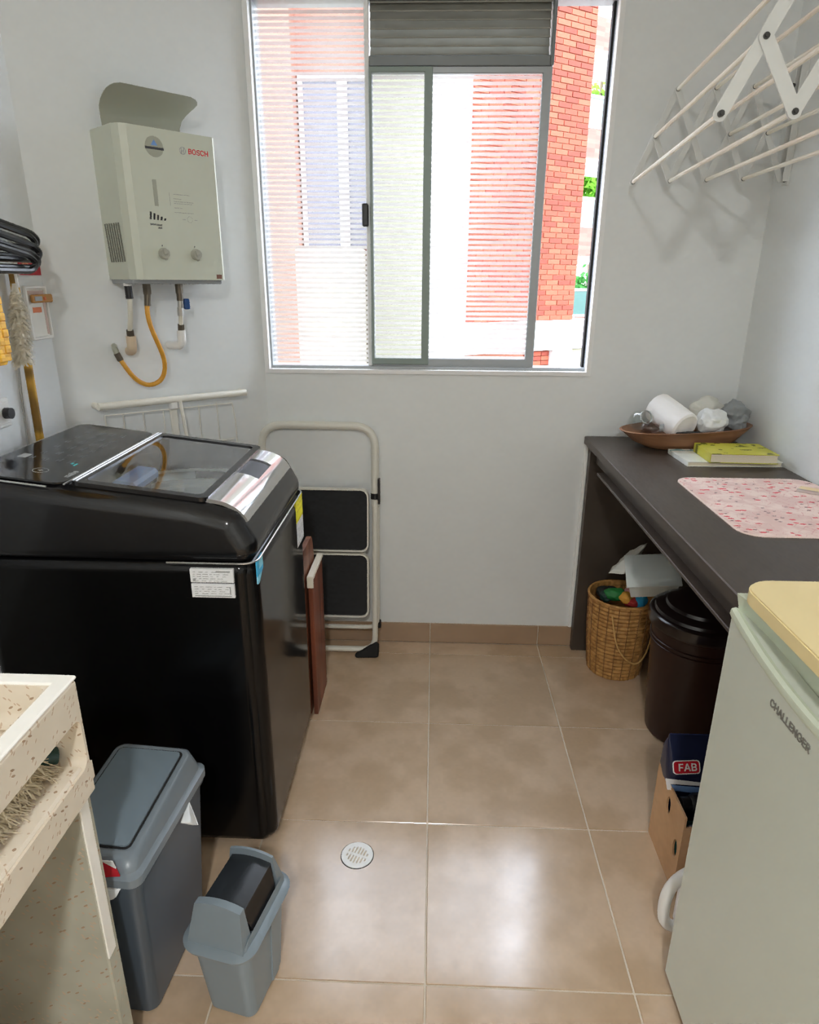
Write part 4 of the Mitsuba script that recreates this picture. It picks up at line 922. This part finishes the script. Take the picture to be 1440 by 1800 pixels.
# books
mat('cover_white', None, .4, tex=proc(lambda p, n, uv: dr.select((p.z > .9085) & (p.y > .27) & (p.x < .87) & (noise(p.x * 40, p.y * 40) > .35), mi.Color3f(S(126, 168, 174)), mix(S(206, 210, 204), S(226, 228, 222), fbm(p.x * 20, p.y * 20, 1.0, 3)))))
mat('cover_green', None, .4, tex=proc(lambda p, n, uv: dr.select(noise(p.x * 45 + 9, p.y * 70) > .80, mi.Color3f(S(104, 104, 36)), mix(S(168, 166, 42), S(190, 182, 74), fbm(p.x * 18, p.y * 18, 1.0, 3)))))
mat('pages', None, .8, tex=proc(lambda p, n, uv: mix(S(196, 186, 162), S(224, 216, 196), noise(p.z * 1500, p.x * 5, p.y * 5))))
def book(name, label, x0, x1, y0, y1, z0, z1, rot, cov):
    t = thing(name, label, 'book')
    c = np.array([(x0 + x1) / 2, (y0 + y1) / 2, 0]); Mx = trimesh.transformations.rotation_matrix(rot, (0, 0, 1), c)
    A = lambda m: m.copy().apply_transform(Mx)
    obj('cover', A(cat_(cbox(x0, x1, y0, y1, z0, z0 + .0022, .0006), cbox(x0, x1, y0, y1, z1 - .0022, z1, .0006), cbox(x0, x0 + .003, y0, y1, z0, z1, .001))), cov, t, smooth=False)
    obj('page_block', A(box(x0 + .003, x1 - .004, y0 + .003, y1 - .003, z0 + .0022, z1 - .0022)), 'pages', t, smooth=False, label='cream page block')
book('book', 'large white book lying on the desk under the green book', .795, 1.095, .130, .300, dz + .0003, dz + .016, .03, 'cover_white')
book('book', 'green and yellow book lying on top of the white book by the bowl', .862, 1.070, .110, .262, dz + .0165, dz + .046, -.03, 'cover_green')
# placemat
def f_mat(p, n, uv):
    w = fbm(p.x * 26, p.y * 26, 2.0, 3)
    c = mix(S(218, 188, 181), S(232, 209, 201), smoothstep(.35, .65, w))
    x, y = p.x * 38 + .5 * noise(p.x * 9, p.y * 9), p.y * 64
    d, e, r = voronoi(x, y)
    u = (x - dr.floor(x))
    c = dr.select((d < .30) & (r < .22), mi.Color3f(S(206, 84, 94)), c)
    d2, e2, r2 = voronoi(p.x * 44 + 7, p.y * 80)
    c = dr.select((d2 < .22) & (r2 < .13), mi.Color3f(S(112, 76, 82)), c)
    d3, e3, r3 = voronoi(p.x * 40 + 3, p.y * 40)
    return dr.select((dr.abs(e3 - d3) < .06) & (r3 > .5), mi.Color3f(S(208, 160, 156)), c)
mat('mat_pink', None, .55, tex=proc(f_mat))
mat('mat_border', S(228, 206, 198), .5)
pm = thing('placemat', 'pink patterned placemat with rounded corners lying on the desk', 'placemat')
mp_ = rrect(.708, 1.098, -.486, -.004, .055)
mm = extr(mp_, .0022); mm.apply_translation((0, 0, dz + .0002)); obj('edge', mm, 'mat_border', pm, smooth=False)
mm = extr(mp_.buffer(-.005), .0012); mm.apply_translation((0, 0, dz + .0015)); obj('surface', mm, 'mat_pink', pm, smooth=False)
sp = thing('spatula', 'small cream tool with a metal edge lying at the right side of the placemat', 'utensil')
mat('cream_tool', S(222, 200, 158), .45)
obj('handle', put(rbox(0, .075, -.016, .016, 0, .010, .004), (1.018, -.118, dz + .003), (.78, -.62, 0), (.62, .78, 0)), 'cream_tool', sp)
obj('blade', put(cbox(-.002, .075, -.020, -.013, 0, .009, .001), (1.018, -.118, dz + .003), (.78, -.62, 0), (.62, .78, 0)), 'chrome', sp, smooth=False)

# ------------------------------------------------------------------ under the desk
def f_bask(p, n, uv):
    a = dr.atan2(p.y - .385, p.x - .725) * 9.0
    row = dr.floor(p.z * 62.5); r = cell_rand(dr.floor(a * 1.2 + row * .37), row, 1)
    c = mix(S(158, 112, 58), S(190, 144, 84), r)
    return c * (.82 + .3 * fbm(p.x * 50, p.y * 50, p.z * 200, 3))
mat('wicker', None, .65, tex=proc(f_bask))
mat('wicker_dark', S(120, 82, 44), .7)
mat('rope', S(196, 158, 98), .7)
bk = thing('wicker_basket', 'round wicker basket full of bags and cloths under the far end of the desk', 'basket')
KX, KY = 0.727, 0.385
def brad(z): return .099 + .021 * z / .32 + .004 * math.sin(z / .32 * math.pi)
ns = 20
for k_ in range(ns):  # horizontal woven courses stacked up as thin bands
    z0_, z1_ = k_ * .32 / ns, (k_ + 1) * .32 / ns
    th_ = np.arange(72) * 2 * math.pi / 72
    wv = np.where((np.arange(72) // 3 + k_) % 2 == 0, .0010, -.0008)
    secs = []
    for z, o in ((z0_ + .0006, -.003), (z0_ + .003, .0005), ((z0_ + z1_) / 2, .002), (z1_ - .003, .0005), (z1_ - .0006, -.003)):
        rr_ = brad(z) + o + wv
        secs.append(np.stack([KX + rr_ * np.cos(th_), KY + rr_ * np.sin(th_), np.full(72, z)], -1))
    secs.append(np.stack([KX + (brad(z1_) - .005) * np.cos(th_), KY + (brad(z1_) - .005) * np.sin(th_), np.full(72, z1_ - .001)], -1))
    secs.append(np.stack([KX + (brad(z0_) - .005) * np.cos(th_), KY + (brad(z0_) - .005) * np.sin(th_), np.full(72, z0_ + .001)], -1))
    obj('woven_course', loft(secs + [secs[0]], caps=False), 'wicker', bk, smooth=40)
for k_ in range(20):
    a = k_ * 2 * math.pi / 20
    obj('stake', tube([(KX + (brad(z) + .0030) * math.cos(a), KY + (brad(z) + .0030) * math.sin(a), z) for z in np.linspace(.004, .316, 8)], .0016, 5), 'wicker_dark', bk)
th_ = np.linspace(0, 2 * math.pi, 60, endpoint=False)
obj('rim', tube(np.stack([KX + .121 * np.cos(th_), KY + .121 * np.sin(th_), np.full(60, .320)], -1), .0055, 8, closed=True), 'wicker', bk)
obj('bottom', lathe([(0, .002), (.097, .002), (.097, .008), (0, .008)], 40, (KX, KY, 0)), 'wicker_dark', bk)
a0 = math.radians(-118)
hx_ = lambda a, r, z: (KX + r * math.cos(a), KY + r * math.sin(a), z)
obj('rope_handle', tube(spline([hx_(a0 - .02, .124, .285), hx_(a0 + .08, .130, .235), hx_(a0 + .22, .130, .17), hx_(a0 + .5, .128, .115), hx_(a0 + .85, .126, .09), hx_(a0 + 1.4, .128, .16), hx_(a0 + 1.75, .126, .285)], 40), .0032, 8), 'rope', bk, label='thin rope handle')
cl_ = [('green', S(30, 112, 52), (-.030, -.020, .328), (.045, .030, .026)), ('orange', S(206, 150, 60), (.002, -.048, .330), (.024, .026, .022)), ('red', S(150, 36, 34), (.022, -.060, .318), (.030, .024, .020)), ('blue', S(32, 140, 184), (.052, -.068, .332), (.022, .024, .034)), ('black', S(24, 28, 26), (-.045, .020, .315), (.045, .045, .025)), ('pink', S(206, 150, 150), (.018, -.025, .345), (.020, .016, .016)), ('dark green', S(26, 54, 46), (-.062, -.015, .318), (.025, .025, .022))]
for nm, c, o, s in cl_:
    mt = mat('cloth_' + nm.replace(' ', '_'), c, .6)
    single('folded_bag', bagblob((KX + o[0], KY + o[1], o[2]), s, len(nm), .012, 40, 2), mt, f'{nm} crumpled bag in the wicker basket', 'bag', 'crumpled bags in the wicker basket', smooth=True)
mat('styrofoam', S(208, 214, 210), .7)
def foam():
    o = np.array([.800, .300, .415]); ex = dirc(np.array([.86, -.10, .10])); ey = dirc(np.array([.16, .95, .35])); ez = np.cross(ex, ey)
    s = [[(-a, -b, z), (a, -b, z), (a, b, z), (-a, b, z)] for a, b, z in ((.075, .066, -.040), (.085, .075, .022), (.093, .083, .024), (.093, .083, .029), (.076, .068, .040), (.063, .055, .045))]
    return put(loft(s), o + ez * .03, ex, ey, ez)
single('foam_box', foam(), 'styrofoam', 'white styrofoam food box tilted on the wicker basket behind the brown bin', 'box', smooth=30)
sh_ = sub(ph([(.648, .33, .432), (.70, .30, .440), (.76, .36, .452), (.80, .40, .530), (.74, .42, .478), (.72, .44, .44)]), 3)
single('plastic_bag', jitter(sh_, .010, 22, 4), 'bag_pale', 'pale plastic bag spread behind the styrofoam box on the wicker basket', 'plastic bag', smooth=True)
# brown bin
mat('bin_brown', S(40, 20, 16), .32, spec=.35)
mat('bin_brown_lid', S(26, 17, 16), .18, spec=.6)
bb_ = thing('brown_bin', 'round dark brown plastic bin with a lid standing under the desk beside the basket', 'bin')
NX, NY = 0.872, 0.005
obj('body', lathe([(0, .002), (.118, .002), (.128, .010), (.133, .05), (.150, .40), (.156, .405), (.156, .412), (.147, .412), (.13, .06), (0, .02)], 56, (NX, NY, 0)), 'bin_brown', bb_, smooth=40)
obj('lid', lathe([(.152, .409), (.164, .412), (.166, .420), (.164, .446), (.158, .452), (.150, .453), (.146, .462), (.128, .470), (.118, .472), (.114, .482), (.085, .494), (.04, .500), (0, .501)], 56, (NX, NY, 0)), 'bin_brown_lid', bb_, smooth=40)
obj('lid_handle', rbox(NX - .012, NX + .012, NY - .05, NY + .05, .496, .512, .006), 'bin_brown_lid', bb_)
for z, r in ((.36, .1500), (.345, .1490)): obj('ring', lathe([(r, z), (r + .003, z + .002), (r + .003, z + .006), (r, z + .008)], 48, (NX, NY, 0)), 'bin_brown', bb_)
# detergent bag, carton and jug between the bin and the fridge
mat('bag_navy', S(22, 28, 56), .35)
mat('bag_black', S(18, 20, 24), .4)
mat('pack_teal', S(28, 74, 74), .4)
mat('pack_gray', S(96, 100, 112), .45)
mat('fab_red', S(178, 24, 40), .4)
mat('fab_white', S(226, 226, 228), .4)
mat('fab_blue', S(110, 142, 190), .4)
mat('carton', None, .8, tex=proc(lambda p, n, uv: mix(S(172, 134, 98), S(190, 152, 114), fbm(p.x * 40, p.y * 40, p.z * 40, 3))))
ct = thing('cardboard_carton', 'open cardboard carton with oval hand holes beside the fridge under the desk', 'carton')
cx0, cx1, cy0, cy1, ch = 0.615, 0.805, -0.645, -0.450, 0.235
def cwall(w, holes, h0=ch):
    pl = sbox(0, 0, w, h0)
    for a, b in holes: pl = pl.difference(affinity.scale(Point(a, b).buffer(.017, quad_segs=6), .75, 1.5))
    return extr(pl, .005)
obj('side', put(cwall(cy1 - cy0, [(.028, .115), (.100, .180)]), (cx0 + .005, cy0, 0), (0, 1, 0), (0, 0, 1), (1, 0, 0)).apply_translation((-.005, 0, 0)), 'carton', ct, smooth=False)
obj('side', box(cx1 - .005, cx1, cy0, cy1, 0, ch), 'carton', ct, smooth=False)
obj('side', box(cx0 + .005, cx1 - .005, cy0, cy0 + .005, 0, ch - .03), 'carton', ct, smooth=False)
obj('side', box(cx0 + .005, cx1 - .005, cy1 - .005, cy1, 0, ch), 'carton', ct, smooth=False)
obj('bottom', box(cx0 + .005, cx1 - .005, cy0 + .005, cy1 - .005, 0.001, .006), 'carton', ct, smooth=False)
db = thing('detergent_bag', 'dark blue detergent bag with a red and white logo standing in the carton', 'detergent bag')
def pouch(z, hx, hy): return rring(.690, -.500, hx, hy, min(hx, hy) * .6, z, 6)
obj('body', loft([pouch(z, a, b) for z, a, b in ((.010, .060, .030), (.03, .066, .038), (.20, .068, .042), (.26, .086, .038), (.325, .088, .022), (.350, .084, .006), (.365, .082, .002))]), 'bag_navy', db, smooth=40)
lg = obj('logo_patch', put(jitter(extr(rrect(-.031, .031, -.015, .015, .007), .0015), 0, 1), (.648, -.5345, .292), (.995, 0, .08), (-.08, .35, .93)), 'fab_red', db, smooth=False, label='red logo patch')
obj('lettering', put(meshkit.text_mesh('FAB', .018, .001, True).apply_translation((-.0215, -.009, .0012)), (.648, -.5345, .292), (.995, 0, .08), (-.08, .35, .93)), 'fab_white', lg, smooth=False)
obj('logo_outline', put(extr(rrect(-.034, .034, -.0175, .0175, .009).difference(rrect(-.031, .031, -.015, .015, .007)), .001), (.648, -.5345, .292), (.995, 0, .08), (-.08, .35, .93)), 'fab_white', lg, smooth=False)
obj('band', put(extr(Polygon([(-.075, .006), (.085, -.010), (.085, -.016), (-.060, -.010), (-.052, -.028), (-.066, -.028)]), .001), (.672, -.5420, .256), (1, 0, 0), (0, .03, 1)), 'fab_white', db, smooth=False)
obj('band', put(extr(Polygon([(-.058, -.012), (.03, -.019), (.01, -.036), (-.05, -.030)]), .001), (.672, -.5424, .256), (1, 0, 0), (0, .03, 1)), 'fab_blue', db, smooth=False)
bt = thing('dark_bottle', 'dark bottle with a round black cap lying in the carton', 'bottle')
obj('body', lathe_axis([(0, 0), (.024, .002), (.026, .01), (.026, .10), (.018, .115)], (.765, -.560, .205), (-.97, -.12, .08)), 'bag_black', bt, smooth=40)
obj('cap', lathe_axis([(.0, .138), (.0155, .138), (.017, .134), (.017, .112), (0, .112)], (.765, -.560, .205), (-.97, -.12, .08)), 'black_plastic', bt)
single('teal_pack', rhull([(x, y, z) for x in (.632, .78) for y in (-.612, -.592) for z in (.02, .165)], .010), 'pack_teal', 'dark teal cleaning pack standing in the carton below the black cap', 'pack')
single('gray_pack', rhull([(x, y, z) for x in (.640, .78) for y in (-.632, -.628) for z in (.02, .19)], .008).apply_translation((0, -.001, .0)), 'pack_gray', 'grey cleaning pack at the near end of the carton', 'pack')
jk = thing('white_jug', 'white plastic jug with a curved handle on the floor between the carton and the fridge', 'jug')
GX, GY = 0.655, -0.755
obj('body', loft([rring(GX, GY, a, b, .022, z, 6) for z, a, b in ((0.0, .060, .046), (.012, .066, .050), (.12, .066, .050), (.165, .050, .04), (.19, .022, .022), (.215, .020, .020))]), 'white_plastic', jk, smooth=40)
obj('handle', tube(spline([(GX - .050, GY, .026), (GX - .096, GY, .034), (GX - .106, GY, .085), (GX - .094, GY, .150), (GX - .055, GY, .190), (GX - .012, GY, .195)], 26), [.0135] * 26, 12), 'white_plastic', jk)
obj('cap', rod((GX, GY, .212), (GX, GY, .235), .023, 20), 'white_plastic', jk)

# ------------------------------------------------------------------ small fridge
mat('fridge_white', S(192, 197, 186), .38, spec=.5)
mat('fridge_recess', S(196, 204, 186), .4)
mat('fridge_top', None, .45, tex=proc(lambda p, n, uv: mix(S(222, 204, 152), S(232, 214, 164), fbm(p.x * 7, p.y * 7, 1.0, 3))))
mat('logo_gray', S(128, 128, 122), .4, metal=.4)
fg = thing('mini_fridge', 'small white fridge with a cream top at the lower right in front of the desk', 'fridge')
fy0, fy1, fx = -1.372, -0.868, 0.520
obj('cabinet', cbox(fx + .045, XR - .012, fy0 + .002, fy1 - .002, .02, .938, .004), 'fridge_white', fg, smooth=False)
# door with a bowed upper edge: profile in (y, z)
yy = np.linspace(fy0, fy1, 25); c_ = (fy0 + fy1) / 2
ztop = .876 + .032 * ((yy - c_) / (.5 * (fy1 - fy0))) ** 2
dp = Polygon([(fy0, .030), (fy1, .030)] + [(y, z) for y, z in zip(yy[::-1], ztop[::-1])])
def doorpanel(poly, x0, x1): return put(extr(poly, x1 - x0), (x0, 0, 0), (0, 1, 0), (0, 0, 1))
dr_ = obj('door', cat_(doorpanel(dp.buffer(-.004), fx, fx + .006), doorpanel(dp, fx + .004, fx + .040)), 'fridge_white', fg, smooth=False)
secs = []
for y, z in zip(yy, ztop): secs.append([(fx + .0005, y, z - .0145), (fx - .0025, y, z - .008), (fx - .001, y, z + .001), (fx + .006, y, z + .0035), (fx + .014, y, z), (fx + .014, y, z - .0145)])
obj('grip_edge', loft(secs), 'fridge_recess', dr_, smooth=40, label='pale curved grip edge of the door')
rec = []
for y, z in zip(yy, ztop):
    dpt = .030 * (1 - ((y - c_) / (.5 * (fy1 - fy0))) ** 4)
    rec.append([(fx + .008 + dpt * .3, y, z - .012), (fx + .012 + dpt, y, z - .010), (fx + .010 + dpt, y, .915), (fx + .004 + dpt * .35, y, .9385), (fx + .05, y, .9385), (fx + .05, y, z - .012)])
obj('grip_recess', loft(rec), 'fridge_recess', dr_, smooth=40, label='recessed grip above the door')
tp_ = extr(Polygon([(fx + .002, fy0), (XR - .008, fy0), (XR - .008, fy1)] + [(fx + .055 + .053 * math.cos(a), fy1 - .053 + .053 * math.sin(a)) for a in np.linspace(math.pi / 2, math.pi, 10)]).buffer(-.002), .026)
tp_.apply_translation((0, 0, .938))
tq = tp_.copy(); tq.apply_translation((-fx - .25, 1.12, -.951)); tq.apply_scale((1.008, 1.008, .8)); tq.apply_translation((fx + .25, -1.12, .951))
obj('top', cat_(tp_, tq), 'fridge_top', fg, smooth=20, label='cream coloured top')
obj('nameplate', put(meshkit.text_mesh('CHALLENGER', .0125, .0012, True), (fx, -1.036, .832), (0, -1, 0), (0, 0, 1), (-1, 0, 0)), 'logo_gray', dr_, smooth=False, label='grey raised lettering')
for y in (fy0 + .05, fy1 - .05): obj('foot', rod((fx + .08, y, 0), (fx + .08, y, .022), .018, 14), 'rubber', fg)
obj('kick', box(fx + .035, fx + .05, fy0 + .01, fy1 - .01, .004, .03), 'black_matte', fg, smooth=False)

# ------------------------------------------------------------------ wall drying rack
mat('rod_cream', S(232, 226, 212), .3, coat=.3)
mat('arm_white', S(206, 208, 206), .35)
mat('bolt', S(74, 74, 72), .35, metal=.7)
rk = thing('wall_drying_rack', 'white extendable scissor drying rack fixed high on the right wall', 'drying rack')
yf, yn = 0.455, -0.400
def nodes(b0, p, half, zb, zm, n):
    b = [(b0 + p * i, zb + .003 * i) for i in range(n)]
    m = [(b0 + half / 2 + p * i, zm + .003 * i) for i in range(n)]
    t = [(b0 + half + p * i, 2 * zm - zb + .003 * i) for i in range(n)]
    return b, m, t
Fb, Fm, Ft = nodes(0.621, .1145, .106, 1.744, 1.872, 4)
Nb, Nm, Nt = nodes(0.551, .142, .128, 1.757, 1.886, 4)
def arm(a, c, y, w=.024, tk=.003):
    a, c = np.array(a), np.array(c); d = c - a; L = np.linalg.norm(d); d /= L
    pl = sbox(0, -w / 2, L, w / 2).union(Point(0, 0).buffer(w / 2, quad_segs=6)).union(Point(L, 0).buffer(w / 2, quad_segs=6))
    return put(extr(pl, tk), (a[0], y, a[1]), (d[0], 0, d[1]), (-d[1], 0, d[0]), (0, -1, 0))
for (b, m, t, y, w) in ((Fb, Fm, Ft, yf, .018), (Nb, Nm, Nt, yn, .027)):
    sgn = -1 if y == yn else -1
    def inside(q): return q[0] < XR - .008
    def clipx(a, c):
        if c[0] <= XR - .012: return c
        f = (XR - .012 - a[0]) / (c[0] - a[0]); return (XR - .012, a[1] + (c[1] - a[1]) * f)
    segs = [(b[i], t[i], 0) for i in range(4)] + [(m[0], b[1], 1)] + [(t[i], b[i + 2], 1) for i in range(2)] + [(t[2], (b[3][0] + b[1][0] - b[0][0], b[3][1]), 1)]
    for a, c, ly in segs:
        if a[0] > XR - .03: continue
        obj('arm', arm(a, clipx(a, c), y - .0045 * ly, w), 'arm_white', rk, smooth=False)
    for q in b + m + t:
        if q[0] < XR - .02: obj('bolt', cat_(rod((q[0], y + .005, q[1]), (q[0], y - .011, q[1]), .0062, 10), rod((q[0], y - .010, q[1]), (q[0], y - .0135, q[1]), .0036, 8)), 'bolt', rk)
    br_ = obj('wall_bracket', cat_(cbox(XR - .006, XR, y - .018, y + .018, 1.735, 2.10, .001), cbox(XR - .022, XR - .004, y - .017, y - .014, 1.745, 2.09, .001), cbox(XR - .022, XR - .004, y + .014, y + .017, 1.745, 2.09, .001)), 'arm_white', rk, smooth=False)
    obj('slot', box(XR - .0075, XR - .0055, y - .006, y + .006, 1.77, 2.07), 'black_matte', br_, smooth=False)
    for z in (1.75, 2.085): obj('screw', rod((XR - .0055, y, z), (XR - .010, y, z), .006, 10), 'bolt', br_)
for far, near in list(zip(Fb, Nb)) + list(zip(Fm, Nm)) + list(zip(Ft, Nt)):
    if near[0] > XR - .03 or far[0] > XR - .03: continue
    obj('rod', rod((far[0], yf - .002, far[1]), (near[0], yn - .002, near[1]), .0056, 10), 'rod_cream', rk)
